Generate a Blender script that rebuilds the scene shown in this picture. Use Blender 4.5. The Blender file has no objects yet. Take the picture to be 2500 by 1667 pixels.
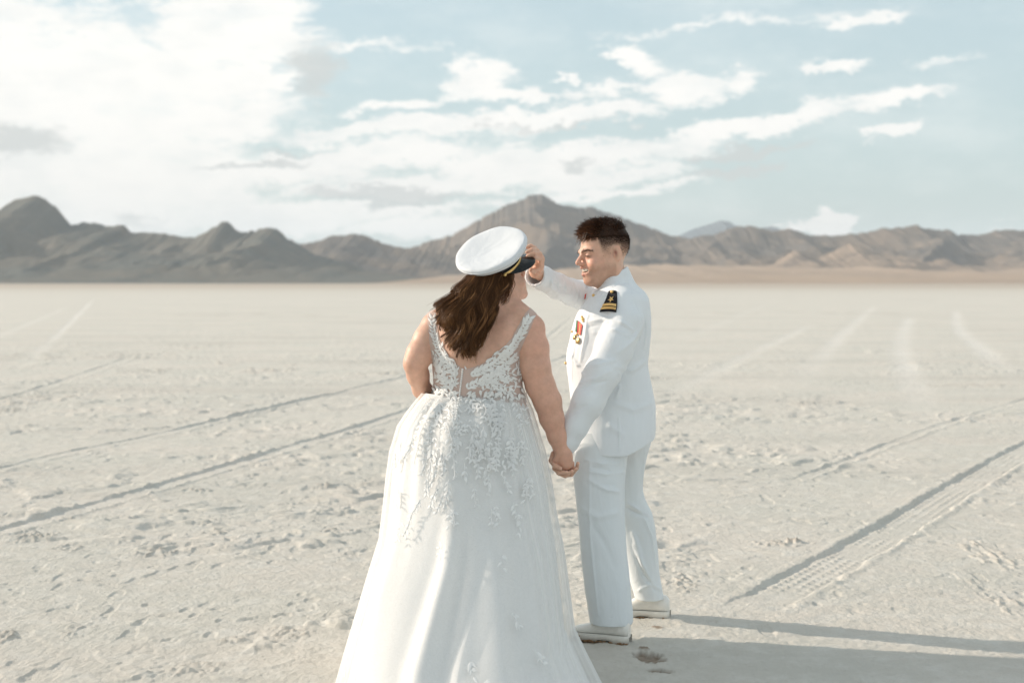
import bpy, math, random
import numpy as np
from mathutils import Vector, Matrix
from mathutils.bvhtree import BVHTree
random.seed(7); rng = np.random.default_rng(7)
R = math.radians
# ------------------------------------------------------------------ camera, world, sun, exposure
FPX = 3472.0; HZ = 691.0; CAMH = 1.47
PITCH = math.atan((833.5 - HZ) / FPX)
S = bpy.context.scene
cam = bpy.data.cameras.new('camera'); camo = bpy.data.objects.new('camera', cam)
S.collection.objects.link(camo); S.camera = camo
cam.sensor_width = 36; cam.lens = 50; cam.clip_start = 0.1; cam.clip_end = 60000
camo.location = (0, 0, CAMH); camo.rotation_euler = (math.pi / 2 - PITCH, 0, 0)
cam.dof.use_dof = True; cam.dof.focus_distance = 5.75; cam.dof.aperture_fstop = 2.8
S.render.resolution_x = 1024; S.render.resolution_y = 682
S.view_settings.view_transform = 'Standard'; S.view_settings.look = 'None'
S.view_settings.exposure = 0.68; S.view_settings.gamma = 1
SUN_EL = R(22.5); SUN_AZ = math.atan2(-0.958, 0.285)      # toward the sun: left, a little beyond
SD = Vector((math.sin(SUN_AZ) * math.cos(SUN_EL), math.cos(SUN_AZ) * math.cos(SUN_EL), math.sin(SUN_EL)))
sun = bpy.data.lights.new('sun', 'SUN'); suno = bpy.data.objects.new('sun', sun); S.collection.objects.link(suno)
sun.energy = 3.0; sun.angle = R(1.0); sun.color = (1.0, 0.86, 0.72)
suno.rotation_euler = SD.to_track_quat('Z', 'Y').to_euler(); suno.location = (-20, 5, 12)

CP, SP = math.cos(PITCH), math.sin(PITCH)
def W(px, py, Y):
    """world point seen at source pixel (px,py) at depth Y"""
    u = (px - 1250) / FPX; v = (833.5 - py) / FPX
    dy = CP + v * SP; dz = -SP + v * CP
    k = Y / dy
    return np.array((u * k, Y, CAMH + dz * k))
def GP(px, py):
    u = (px - 1250) / FPX; v = (833.5 - py) / FPX
    dy = CP + v * SP; dz = -SP + v * CP
    k = -CAMH / dz
    return np.array((u * k, dy * k))

class NT:
    def __init__(s, tree): s.t = tree; s.n = tree.nodes; s.l = tree.links
    def new(s, typ, **kw):
        n = s.n.new(typ)
        for k, v in kw.items(): setattr(n, k, v)
        return n
    def put(s, sock, v):
        if isinstance(v, bpy.types.NodeSocket): s.l.new(v, sock)
        elif v is not None: sock.default_value = v
    def math(s, op, a, b=None, c=None, clamp=False):
        n = s.new('ShaderNodeMath', operation=op); n.use_clamp = clamp
        s.put(n.inputs[0], a); s.put(n.inputs[1], b)
        if c is not None: s.put(n.inputs[2], c)
        return n.outputs[0]
    def vmath(s, op, a, b=None):
        n = s.new('ShaderNodeVectorMath', operation=op); s.put(n.inputs[0], a)
        if b is not None: s.put(n.inputs[1], b)
        return n.outputs['Value'] if op in ('LENGTH', 'DOT_PRODUCT') else n.outputs[0]
    def noise(s, vec, scale, detail=4, rough=.55, out='Fac', dist=0):
        n = s.new('ShaderNodeTexNoise'); s.put(n.inputs['Vector'], vec); n.inputs['Scale'].default_value = scale
        n.inputs['Detail'].default_value = detail; n.inputs['Roughness'].default_value = rough; n.inputs['Distortion'].default_value = dist
        return n.outputs[out]
    def ramp(s, v, a, b, lo=0.0, hi=1.0, smooth=True):
        n = s.new('ShaderNodeMapRange'); n.interpolation_type = 'SMOOTHSTEP' if smooth else 'LINEAR'
        s.put(n.inputs[0], v); n.inputs[1].default_value = a; n.inputs[2].default_value = b
        n.inputs[3].default_value = lo; n.inputs[4].default_value = hi
        return n.outputs[0]
    def mix(s, f, a, b):
        n = s.new('ShaderNodeMix', data_type='RGBA'); s.put(n.inputs[0], f)
        for sk, v in ((n.inputs[6], a), (n.inputs[7], b)):
            s.put(sk, v if isinstance(v, bpy.types.NodeSocket) else (*v, 1) if len(v) == 3 else v)
        return n.outputs[2]

def build_world():
    w = bpy.data.worlds.new('World'); S.world = w; w.use_nodes = True
    t = NT(w.node_tree); t.n.clear()
    out = t.new('ShaderNodeOutputWorld'); bg = t.new('ShaderNodeBackground'); t.l.new(bg.outputs[0], out.inputs[0])
    sky = t.new('ShaderNodeTexSky'); sky.sky_type = 'NISHITA'; sky.sun_disc = False
    sky.sun_elevation = SUN_EL; sky.sun_rotation = SUN_AZ; sky.dust_density = 1.6; sky.air_density = 1.0; sky.ozone_density = 1.5
    STR = 0.11; bg.inputs[1].default_value = STR
    tc = t.new('ShaderNodeTexCoord'); d = tc.outputs['Generated']
    sp = t.new('ShaderNodeSeparateXYZ'); t.l.new(d, sp.inputs[0])
    az = t.math('ARCTAN2', sp.outputs[0], sp.outputs[1]); el = t.math('ARCSINE', sp.outputs[2])
    cb = t.new('ShaderNodeCombineXYZ'); t.l.new(az, cb.inputs[0]); t.l.new(el, cb.inputs[1])
    P = cb.outputs[0]     # radians: azimuth, elevation
    mp = t.new('ShaderNodeMapping'); t.l.new(P, mp.inputs[0]); mp.inputs['Rotation'].default_value = (0, 0, R(-7)); mp.inputs['Scale'].default_value = (1.0, 2.4, 1)
    Q = mp.outputs[0]
    def warp(vec, sc, amp, det):
        nz = t.noise(vec, sc, det, .6, 'Color')
        v = t.vmath('SUBTRACT', nz, (0.5, 0.5, 0.5)); n = t.new('ShaderNodeVectorMath', operation='MULTIPLY'); t.put(n.inputs[0], v); n.inputs[1].default_value = (amp, amp * .55, 0)
        return n.outputs[0]
    Pw = t.vmath('ADD', P, warp(Q, 9, .05, 2)); Pw = t.vmath('ADD', Pw, warp(Q, 34, .036, 3)); Pw = t.vmath('ADD', Pw, warp(Q, 95, .024, 3)); Pw = t.vmath('ADD', Pw, warp(Q, 240, .010, 3))
    def dirp(px, py):
        u = (px - 1250) / FPX; v = (833.5 - py) / FPX
        dy = CP + v * SP; dz = -SP + v * CP
        return math.atan2(u, dy), math.atan2(dz, math.hypot(u, dy))
    def field(blobs):
        acc = None
        for (px, py, a, b, ang, wgt) in blobs:
            cx, cy = dirp(px, py)
            m = t.new('ShaderNodeMapping'); m.vector_type = 'TEXTURE'; t.l.new(Pw, m.inputs[0])
            m.inputs['Location'].default_value = (cx, cy, 0); m.inputs['Rotation'].default_value = (0, 0, R(ang)); m.inputs['Scale'].default_value = (a / FPX, b / FPX, 1)
            L = t.vmath('LENGTH', m.outputs[0])
            v = t.math('MULTIPLY_ADD', L, -wgt, wgt)
            acc = v if acc is None else t.math('MAXIMUM', acc, v)
        return acc
    white = [(250,210,520,170,0,1.3),(-150,330,450,330,0,1.3),(560,70,240,120,0,1.3),(330,430,420,150,0,1.2),(640,190,110,40,-10,1.2),
             (560,300,150,55,0,1.2),(-100,60,260,120,0,1),(600,420,420,60,2,1),(250,530,330,60,0,1.1),(700,540,330,40,0,1.0),
             (1170,195,110,55,0,1),(1250,228,230,24,0,1),(960,252,130,24,8,1),(1690,205,120,50,-4,1.1),(1800,200,60,28,10,.9),(1330,283,430,30,6,1.0),(1000,320,330,30,3,1),
             (1830,300,330,30,11,1.0),(2180,245,150,22,6,1),(1380,385,460,40,5,1.0),(900,385,420,40,3,1),(1150,440,480,32,3,1),(1450,440,230,26,6,.9),
             (1430,478,320,18,6,1),(950,520,260,20,2,.9),(850,470,330,26,0,.8),(1000,560,210,30,4,1),
             (1560,138,90,28,-4,1.1),(1378,187,22,14,0,1),(2025,163,80,20,-3,1.1),(2185,322,66,17,9,1.1),(2090,35,130,17,7,.9),
             (1985,548,36,30,0,2.4),(2015,532,36,30,0,2.4),(2045,545,34,26,0,2.4),(2010,562,66,24,0,2.4),(1965,562,26,18,0,2),(40,20,260,60,0,.5),(1930,556,32,15,0,1.2),(2420,575,330,30,0,.45),(2300,600,300,30,0,.6),(1500,205,160,16,4,.5),(2300,145,90,14,10,.4),(1700,60,300,12,5,.3),(850,120,200,12,3,.35)]
    grey = [(930,482,250,30,0,1.5),(1830,368,190,20,7,1.6),(1800,418,170,13,7,1.5),(60,330,140,45,-5,.9),(1400,392,60,18,0,.7),(620,400,160,14,4,.9),(330,545,90,30,-8,.6),(760,170,60,110,0,.7),(700,360,130,10,0,.6),(1350,300,260,10,5,.6)]
    wispy = t.noise(Q, 24, 7, .6)
    wm = field(white)
    dens = t.math('MULTIPLY_ADD', t.math('SUBTRACT', wispy, .5), 1.3, wm)
    puff = t.noise(Q, 120, 5, .65)
    dens = t.math('MULTIPLY_ADD', t.math('SUBTRACT', puff, .5), .55, dens)
    A = t.math('MULTIPLY', t.ramp(dens, -.10, .46), t.ramp(t.noise(Q, 18, 6, .6), .25, .52, .72, 1.0))
    # general cloud cover outside the framed part of the sky
    g = t.noise(Q, 3.2, 6, .55); away = t.ramp(t.math('ABSOLUTE', az), .55, .9)
    away2 = t.math('MAXIMUM', away, t.ramp(el, .3, .5))
    A2 = t.math('MULTIPLY', t.ramp(g, .46, .62), away2)
    A = t.math('MAXIMUM', A, A2)
    veil = t.ramp(t.noise(Q, 7, 8, .65), .40, .8, .0, .40)
    gm = t.ramp(t.math('MULTIPLY_ADD', t.math('SUBTRACT', t.noise(Q, 30, 5, .6), .5), .9, field(grey)), .0, .55, 0, .8)
    k = 1.0 / STR
    # desert haze paleness towards the horizon
    hz = t.ramp(el, -.02, .55, .80, .50, False)
    base = t.mix(hz, sky.outputs[0], tuple(k * c for c in (.395, .485, .49)))
    base = t.mix(veil, base, tuple(k * c for c in (.66, .68, .66)))
    # brighter cloud deck on the sun's side
    side = t.ramp(az, -.5, .5, 1.0, 0.0)
    ccol = t.mix(side, tuple(k * c for c in (.69, .68, .655)), tuple(k * c for c in (.70, .69, .66)))
    ccol = t.mix(t.ramp(t.noise(Q, 14, 5, .6), .42, .75, 0, .55), ccol, tuple(k * c for c in (.53, .555, .55)))
    col = t.mix(A, base, ccol)
    col = t.mix(gm, col, tuple(k * c for c in (.42, .44, .43)))
    t.l.new(col, bg.inputs[0])
build_world()

# ------------------------------------------------------------------ helpers
C = S.collection
def tag(o, label=None, cat=None, group=None, kind=None):
    if label: o['label'] = label
    if cat: o['category'] = cat
    if group: o['group'] = group
    if kind: o['kind'] = kind
    return o
def empty(name, loc, label, cat):
    o = bpy.data.objects.new(name, None); C.objects.link(o); o.location = loc; o.empty_display_size = .1
    bpy.context.view_layer.update()
    return tag(o, label, cat)
def mesh_obj(name, V, F, mat, parent=None, smooth=True, attrs=None):
    """V Nx3, F Mx4 or list of arrays (quads/tris)"""
    me = bpy.data.meshes.new(name)
    V = np.asarray(V, np.float32)
    Fs = F if isinstance(F, list) else [F]
    Fs = [np.asarray(f, np.int32) for f in Fs if len(f)]
    me.vertices.add(len(V)); me.vertices.foreach_set('co', V.ravel())
    tot = sum(f.size for f in Fs); np_ = sum(len(f) for f in Fs)
    me.loops.add(tot); me.loops.foreach_set('vertex_index', np.concatenate([f.ravel() for f in Fs]))
    me.polygons.add(np_)
    ls = []; off = 0
    for f in Fs:
        ls.append(off + np.arange(len(f)) * f.shape[1]); off += f.size
    me.polygons.foreach_set('loop_start', np.concatenate(ls).astype(np.int32))
    me.update(calc_edges=True)
    me.polygons.foreach_set('use_smooth', np.full(np_, smooth))
    if attrs:
        for k, a in attrs.items():
            a = np.asarray(a, np.float32)
            if a.ndim == 1:
                at = me.attributes.new(k, 'FLOAT', 'POINT'); at.data.foreach_set('value', a)
            else:
                at = me.attributes.new(k, 'FLOAT_COLOR', 'POINT')
                at.data.foreach_set('color', np.concatenate([a, np.ones((len(a), 1), np.float32)], 1).ravel())
    me.validate(); me.update()
    me.materials.append(mat)
    o = bpy.data.objects.new(name, me); C.objects.link(o)
    if parent is not None:
        o.parent = parent
        M = Matrix.Identity(4); q = parent
        while q is not None: M = q.matrix_basis @ M; q = q.parent
        o.matrix_parent_inverse = Matrix.Identity(4)
        o.matrix_basis = M.inverted()
    return o
def grid_faces(nr, nc, wrap=False, base=0):
    i = np.arange(nr - 1)[:, None]; j = np.arange(nc if wrap else nc - 1)[None, :]
    j2 = (j + 1) % nc
    a = i * nc + j; b = i * nc + j2; c = (i + 1) * nc + j2; d = (i + 1) * nc + j
    return np.stack([a, b, c, d], -1).reshape(-1, 4) + base
class MB:
    def __init__(s): s.V = []; s.Q = []; s.T = []; s.n = 0; s.A = []
    def add(s, V, Q=None, T=None, a=0.5):
        V = np.asarray(V, float)
        if Q is not None and len(Q): s.Q.append(np.asarray(Q) + s.n)
        if T is not None and len(T): s.T.append(np.asarray(T) + s.n)
        s.V.append(V); s.n += len(V); s.A.append(np.broadcast_to(np.asarray(a, float), (len(V),)).copy())
    def build(s, name, mat, parent=None, smooth=True):
        F = []
        if s.Q: F.append(np.concatenate(s.Q))
        if s.T: F.append(np.concatenate(s.T))
        return mesh_obj(name, np.concatenate(s.V), F, mat, parent, smooth, {'tint': np.concatenate(s.A)})
def hash2(ix, iy, seed):
    h = (ix.astype(np.int64) * 374761393 + iy.astype(np.int64) * 668265263 + seed * 974634777) & 0xffffffff
    h = ((h ^ (h >> 13)) * 1274126177) & 0xffffffff
    h = (h ^ (h >> 16)) & 0xffffffff
    return h.astype(np.float64) / 4294967295.0
def vn(x, y, seed=0):
    x0 = np.floor(x); y0 = np.floor(y); fx = x - x0; fy = y - y0
    fx = fx * fx * (3 - 2 * fx); fy = fy * fy * (3 - 2 * fy)
    a = hash2(x0, y0, seed); b = hash2(x0 + 1, y0, seed); c = hash2(x0, y0 + 1, seed); d = hash2(x0 + 1, y0 + 1, seed)
    return (a * (1 - fx) + b * fx) * (1 - fy) + (c * (1 - fx) + d * fx) * fy
def fbm(x, y, oct=4, seed=0, gain=.5):
    s = 0; a = 1; tot = 0
    for o in range(oct):
        c, sn = math.cos(o * 1.1 + .3), math.sin(o * 1.1 + .3)
        s = s + a * vn(x * c - y * sn + o * 17.3, x * sn + y * c - o * 9.1, seed + o * 31); tot += a; a *= gain; x = x * 2.03; y = y * 2.03
    return s / tot
def sstep(a, b, x):
    t = np.clip((x - a) / (b - a), 0, 1); return t * t * (3 - 2 * t)
def dist_poly(P, pts):
    """signed side, distance, and arclength param of points P(N,2) to polyline"""
    best = np.full(len(P), 1e9); sgn = np.zeros(len(P)); arc = np.zeros(len(P)); L = 0
    for a, b in zip(pts[:-1], pts[1:]):
        ab = b - a; l2 = ab @ ab; l = math.sqrt(l2)
        t = np.clip(((P - a) @ ab) / l2, 0, 1)
        q = P - a - t[:, None] * ab
        d = np.hypot(q[:, 0], q[:, 1])
        m = d < best
        best[m] = d[m]; sgn[m] = np.sign(ab[0] * q[m, 1] - ab[1] * q[m, 0]); arc[m] = L + t[m] * l
        L += l
    return best, sgn, arc, L

# ------------------------------------------------------------------ materials
def mat(name):
    m = bpy.data.materials.new(name); m.use_nodes = True
    t = NT(m.node_tree); b = t.n['Principled BSDF']
    return m, t, b
def bump(t, b, h, strength=.3, dist=.01):
    n = t.new('ShaderNodeBump'); n.inputs['Strength'].default_value = strength; n.inputs['Distance'].default_value = dist
    t.l.new(h, n.inputs['Height']); t.l.new(n.outputs[0], b.inputs['Normal'])
def obj_co(t): return t.new('ShaderNodeTexCoord').outputs['Object']
def attr(t, name, out='Fac'):
    n = t.new('ShaderNodeAttribute'); n.attribute_name = name; return n.outputs[out]
def cloth_mat(name, col, fold=.25, sheen=.2, rough=.75, weave=True, trans=0):
    m, t, b = mat(name); co = obj_co(t)
    n1 = t.noise(co, 9, 3, .5)
    t.put(b.inputs['Base Color'], t.mix(n1, col, tuple(c * .96 for c in col)))
    b.inputs['Roughness'].default_value = rough; b.inputs['Sheen Weight'].default_value = sheen
    b.inputs['Specular IOR Level'].default_value = .25
    mp = t.new('ShaderNodeMapping'); t.l.new(co, mp.inputs[0]); mp.inputs['Scale'].default_value = (1, 1, .45)
    h = t.math('ADD', t.noise(mp.outputs[0], 13, 3, .5, dist=1.2), t.math('MULTIPLY', t.noise(co, 600, 2, .6), .02))
    bump(t, b, h, fold, .02)
    if trans:
        b.inputs['Subsurface Weight'].default_value = trans; b.inputs['Subsurface Radius'].default_value = (.02, .018, .016); b.inputs['Subsurface Scale'].default_value = 1
    return m
def plain(name, col, rough=.5, metal=0, spec=.5, coat=0):
    m, t, b = mat(name); n = t.noise(obj_co(t), 60, 3, .6)
    t.put(b.inputs['Base Color'], t.mix(n, tuple(c * .88 for c in col), tuple(min(1, c * 1.08) for c in col)))
    b.inputs['Roughness'].default_value = rough; b.inputs['Metallic'].default_value = metal
    b.inputs['Specular IOR Level'].default_value = spec; b.inputs['Coat Weight'].default_value = coat
    return m
def skin_mat(name):
    m, t, b = mat(name); co = obj_co(t)
    c = attr(t, 'skin', 'Color')
    n = t.noise(co, 45, 5, .6); n2 = t.noise(co, 400, 2, .5)
    v = t.new('ShaderNodeHueSaturation'); t.l.new(c, v.inputs['Color'])
    t.l.new(t.math('MULTIPLY_ADD', t.math('ADD', n, t.math('MULTIPLY', t.noise(co, 9, 3, .6), .6)), .42, .66), v.inputs['Value'])
    col = t.mix(t.ramp(n2, .60, .75, 0, .16), v.outputs[0], (.30, .12, .08))
    t.l.new(col, b.inputs['Base Color']); b.inputs['Roughness'].default_value = .48
    b.inputs['Subsurface Weight'].default_value = .22; b.inputs['Subsurface Radius'].default_value = (.9, .35, .2); b.inputs['Subsurface Scale'].default_value = .012
    b.inputs['Specular IOR Level'].default_value = .38
    bump(t, b, n2, .12, .003)
    return m
def hair_mat(name, c0, c1, c2):
    m, t, b = mat(name); f = attr(t, 'tint')
    r = t.new('ShaderNodeValToRGB'); t.l.new(f, r.inputs[0])
    e = r.color_ramp.elements; e[0].color = (*c0, 1); e[1].color = (*c2, 1); k = e.new(.55); k.color = (*c1, 1)
    t.l.new(r.outputs[0], b.inputs['Base Color']); b.inputs['Roughness'].default_value = .42; b.inputs['Specular IOR Level'].default_value = .16
    return m
M = {}
M['uniform'] = cloth_mat('white_uniform_cloth', (.75, .785, .81), .16, .15, .62)
M['trouser'] = cloth_mat('white_trouser_cloth', (.73, .77, .79), .22, .15, .62)
M['satin'] = cloth_mat('white_satin', (.74, .74, .725), .14, .2, .5, trans=.15)
M['lace'] = plain('white_lace_thread', (.77, .765, .745), .6, 0, .4)
M['fine_lace'] = plain('fine_lace_thread', (.80, .80, .785), .6, 0, .3); M['fine_lace'].node_tree.nodes['Principled BSDF'].inputs['Alpha'].default_value = .85
M['leather'] = plain('white_leather', (.80, .78, .73), .32, 0, .5, .25)
M['sole'] = plain('white_rubber_sole', (.78, .755, .70), .6)
M['black'] = plain('black_cloth', (.010, .010, .013), .75, 0, .3)
M['patent'] = plain('black_patent_leather', (.006, .008, .008), .16, 0, .25, .1)
M['gold'] = plain('gold_braid', (.80, .55, .22), .38, .75, .5)
M['bronze'] = plain('bronze_medal', (.46, .32, .14), .35, .85, .5)
M['ribbon'] = plain('ribbon_cloth', (.60, .08, .06), .7)
M['ribbon_green'] = plain('green_ribbon_cloth', (.06, .16, .07), .7)
M['ribbon_yellow'] = plain('yellow_ribbon_cloth', (.80, .50, .16), .7)
M['cap'] = cloth_mat('white_cap_cloth', (.66, .685, .71), .22, .15, .55)
M['skin'] = skin_mat('skin')
M['teeth'] = plain('teeth_enamel', (.62, .57, .48), .25)
M['mud'] = plain('brown_damp_salt', (.24, .14, .07), .85)
M['hair_b'] = hair_mat('brown_hair', (.045, .020, .009), (.135, .062, .026), (.42, .21, .085))
M['hair_m'] = hair_mat('dark_brown_hair', (.020, .010, .006), (.065, .028, .013), (.22, .090, .034))
def tulle_mat():
    m, t, b = mat('sheer_tulle'); b.inputs['Base Color'].default_value = (.80, .80, .78, 1); b.inputs['Roughness'].default_value = .6
    b.inputs['Sheen Weight'].default_value = .4
    lw = t.new('ShaderNodeLayerWeight'); lw.inputs[0].default_value = .35
    al = t.math('MULTIPLY_ADD', t.ramp(lw.outputs['Facing'], .2, .95), .50, .26)
    n = t.noise(obj_co(t), 900, 1, .5); al = t.math('ADD', al, t.ramp(n, .4, .7, -.08, .08))
    t.l.new(al, b.inputs['Alpha'])
    return m
M['tulle'] = tulle_mat()
def sheer_mat():
    m, t, b = mat('nude_mesh_lining'); b.inputs['Base Color'].default_value = (.66, .52, .46, 1); b.inputs['Roughness'].default_value = .7
    b.inputs['Sheen Weight'].default_value = .3; b.inputs['Alpha'].default_value = .72
    return m
M['sheer'] = sheer_mat()

# ------------------------------------------------------------------ ground: one salt sheet with real tyre ruts and crust relief
def build_ground():
    ys = [-400, -150, -60, -25, -10, -4, 0, 2, 3.2, 4.2]
    y = 4.45
    while y < 60: ys.append(y); y += max(.011, y * y / (CAMH * 1422) * .42)
    while y < 11000: ys.append(y); y *= 1.03
    ys = np.array(ys)
    tc = np.linspace(-1, 1, 1150)
    out = np.array([1.12, 1.3, 1.6, 2.2, 3.5, 7, 15, 40])
    ts = np.concatenate([-out[::-1], tc, out])
    w = np.maximum(3.0, np.abs(ys) * .40 + .5)
    X = ts[None, :] * w[:, None]; Y = np.broadcast_to(ys[:, None], X.shape).copy()
    x = X.ravel(); y = Y.ravel(); P = np.stack([x, y], 1)
    r = np.hypot(x, y)
    z = np.zeros_like(x); tone = np.zeros_like(x); brown = np.zeros_like(x)
    near = r < 140
    xn, yn = x[near], y[near]; Pn = P[near]; rn = r[near]
    fade = lambda s: 1 - sstep(s * .6, s * 1.4, rn)
    h = (fbm(xn * .55, yn * .55, 4, 3) - .5) * .03
    patch = sstep(.42, .66, fbm(xn * .35, yn * .35, 3, 11))
    # wind-drifted crusty lips, stretched across the view
    ax = xn * math.cos(.25) + yn * math.sin(.25); ay = -xn * math.sin(.25) + yn * math.cos(.25)
    wx = ax + (fbm(ax * 3, ay * 3, 2, 77) - .5) * .3; wy = ay + (fbm(ax * 3 + 9, ay * 3, 2, 78) - .5) * .25
    c1 = fbm(wx * 2.2, wy * 3.4, 3, 21); c2 = fbm(wx * 5.5, wy * 8.0, 3, 22)
    lump = np.maximum(0, c1 - .60) * .20 * patch + np.maximum(0, c2 - .60) * .11 * (.25 + .75 * patch)
    lump = np.minimum(lump, .030) * .72
    sh = sstep(.004, .012, lump); h += lump * .75 * fade(60) + sh * .007 * fade(30); c3 = fbm(wx * 9, wy * 12, 3, 23); h += .0045 * sstep(.60, .63, c3) * (.3 + .7 * patch) * fade(25); c4 = fbm(xn * 1.3 + 5, yn * 1.6, 4, 24); h += .0045 * sstep(.0, .02, c4 - .53) * fade(40)
    h += (fbm(xn * 14, yn * 14, 3, 41) - .5) * .010 * fade(22) * (.6 + .6 * patch)
    h += (fbm(xn * 45, yn * 45, 2, 42) - .5) * .0052 * fade(11)
    h += (fbm(xn * 120, yn * 120, 2, 43) - .5) * .0042 * fade(8)
    pits = sstep(.72, .80, vn(xn * 15, yn * 9, 51)) * sstep(.5, .6, vn(xn * 2, yn * 2, 52))
    h -= pits * .006 * fade(16)
    tn = np.zeros_like(xn); br = np.zeros_like(xn)
    def rut(pts, width, depth, rim, seed, tread=False, tonev=.12, gaps=True):
        nonlocal h, tn
        g = np.array([GP(*p) for p in pts])
        d, s, arc, L = dist_poly(Pn, g)
        jit = (fbm(xn * 7, yn * 7, 4, seed, .65) - .5) * .12
        dd = d + jit * .5
        soft = .012
        flat = 1 - sstep(width / 2 - soft, width / 2 + soft, dd)
        str_ = np.ones_like(d); edge_ = sstep(0, .8, arc + (fbm(xn * 5, yn * 5, 2, 93) - .5) * .5) * sstep(0, .8, L - arc); flat = flat * edge_; str_ = str_ * edge_; soft_ = 1
        if gaps: str_ = edge_ * (.6 + .4 * sstep(.30, .42, vn(arc * .9, arc * 0 + seed, seed)))
        rimv = np.exp(-((dd - width / 2 - .03) / .028) ** 2) * rim * (.4 + 1.0 * fbm(xn * 9, yn * 9, 3, seed + 3)) * np.where(s > 0, .7, 1.3)
        m = sstep(0, .15, 1 - flat)
        h = h * (1 - flat * .65) - flat * depth * str_ + rimv * str_ * 1.0
        if tread:
            sd = s * d
            tr = np.zeros_like(d)
            for q in (-.085, -.03, .03, .085):
                tr += np.exp(-((sd - q) / .014) ** 2) * (np.sin(arc * 2 * math.pi / .075 + q * 60) > .1)
            h += (tr * .0075 * sstep(.25, .6, fbm(xn * 4, yn * 4, 2, 91)) - .003) * flat
        tn = tn + flat * tonev
    AB = [(-160, 1181), (0, 1147), (106, 1119), (204, 1098), (357, 1068), (459, 1043), (553, 1021), (663, 997), (735, 979), (833, 959), (905, 939), (961, 927), (1150, 885), (1333, 829), (1396, 776)]
    BB = [(-300, 1380), (0, 1299), (42, 1286), (204, 1240), (404, 1184), (616, 1122), (765, 1077), (897, 1038), (990, 1006), (1200, 930), (1349, 884), (1400, 866), (1500, 830)]
    CC = [(1790, 1509), (1960, 1420), (2080, 1352), (2190, 1290), (2290, 1226), (2380, 1172), (2450, 1130), (2530, 1085), (2700, 990)]
    rut(AB, .16, .015, .009, 101, tonev=.07); rut(BB, .17, .012, .0075, 111, tonev=.09); rut(CC, .27, .008, .0075, 121, True, .04, True)
    rut([(1930, 1180), (2060, 1128), (2120, 1106), (2260, 1050), (2420, 1000), (2560, 960)], .10, .006, .007, 131, tonev=.03)
    rut([(-60, 985), (10, 978), (60, 963), (160, 930), (230, 905), (330, 870)], .2, .007, .007, 141, tonev=.03)
    for pts, wd, tv in (([(232, 728), (144, 815), (85, 870), (40, 908), (0, 940), (-60, 990)], .24, .85), ([(170, 747), (90, 782), (0, 819), (-80, 850)], .3, .5),
                    ([(2140, 745), (2116, 765), (2053, 820), (1989, 892), (1940, 945), (1890, 1000)], .42, .6), ([(2223, 770), (2205, 815), (2201, 860), (2214, 914), (2257, 999), (2308, 1067), (2340, 1110)], .45, .75),
                    ([(2333, 755), (2337, 790), (2346, 811), (2401, 858), (2478, 922), (2540, 960)], .42, .75), ([(1989, 790), (1850, 855), (1776, 892), (1610, 977), (1500, 1020)], .35, .5),
                    ([(1880, 740), (1700, 815), (1500, 880)], .5, .2)):
        g = np.array([GP(*p) for p in pts]); d, s, arc, L = dist_poly(Pn, g)
        dd = d + (fbm(xn * 3, yn * 3, 4, 9) - .5) * .28
        f = 1 - sstep(0, wd * .85, dd)
        f *= (.7 + .6 * vn(arc * .8, s * 0 + 3, 5)) * (.6 + .6 * fbm(xn * 2, yn * 2, 3, 19)) * sstep(0, .22, arc / L) * (1 - sstep(.75, 1, arc / L))
        tn += f * tv * .62; h = h * (1 - .7 * np.clip(f, 0, 1)) - .006 * f
    # rough, dirtier crust belts lying across the flat
    for (cx, cy, hw, hh, st) in ((360, 905, 110, 7, 1), (545, 888, 60, 6, .9), (640, 905, 90, 7, .9), (700, 890, 60, 4, .7), (150, 865, 160, 14, .6), (90, 975, 140, 16, .6), (330, 868, 90, 10, .8), (20, 1003, 40, 6, 1.1), (470, 845, 110, 8, .5),
                        (900, 912, 70, 4, .9), (960, 910, 60, 4, .9), (1600, 925, 50, 4, 1.1), (1640, 908, 50, 3, .6), (1850, 912, 130, 4, .5), (2060, 935, 60, 5, .6), (2300, 941, 190, 4, .9), (1980, 988, 50, 5, .9), (2420, 940, 100, 4, .7), (1950, 765, 420, 4, .4), (620, 770, 420, 5, .45),
                        (1900, 1330, 70, 8, .9), (1960, 1328, 50, 6, .7), (1660, 1410, 60, 16, .7), (1670, 1430, 60, 20, .6), (2420, 1360, 60, 40, .6), (2440, 1470, 40, 50, .6), (820, 1295, 60, 9, .9), (390, 1350, 70, 12, .9), (80, 1310, 70, 16, .9), (520, 1300, 50, 10, .8), (160, 1340, 60, 10, .7), (470, 1196, 50, 8, .8), (170, 1268, 30, 5, 1.2), (790, 1190, 40, 6, .8), (560, 1565, 40, 12, .6), (690, 1550, 70, 18, .6), (480, 1640, 60, 20, .6), (200, 1540, 60, 25, .5), (10, 1560, 40, 25, .8)):
        c = GP(cx, cy); e = GP(cx + hw, cy); n_ = GP(cx, cy - hh); sx = abs(e[0] - c[0]); sy = abs(n_[1] - c[1])
        q = np.hypot((xn - c[0]) / sx, (yn - c[1]) / sy)
        q = q + (fbm(xn * 4 / max(sy, .3), yn * 4 / max(sy, .3), 3, 61) - .5) * 1.2
        f = (1 - sstep(.5, 1.1, q)) * st
        rr = fbm(xn / max(sx, .2) * 9, yn / max(sy, .2) * 5, 3, 63)
        h += f * np.maximum(0, rr - .42) * min(.09, .035 + sy * .04)
        br += f * .26 * sstep(.5, .7, rr)
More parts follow.
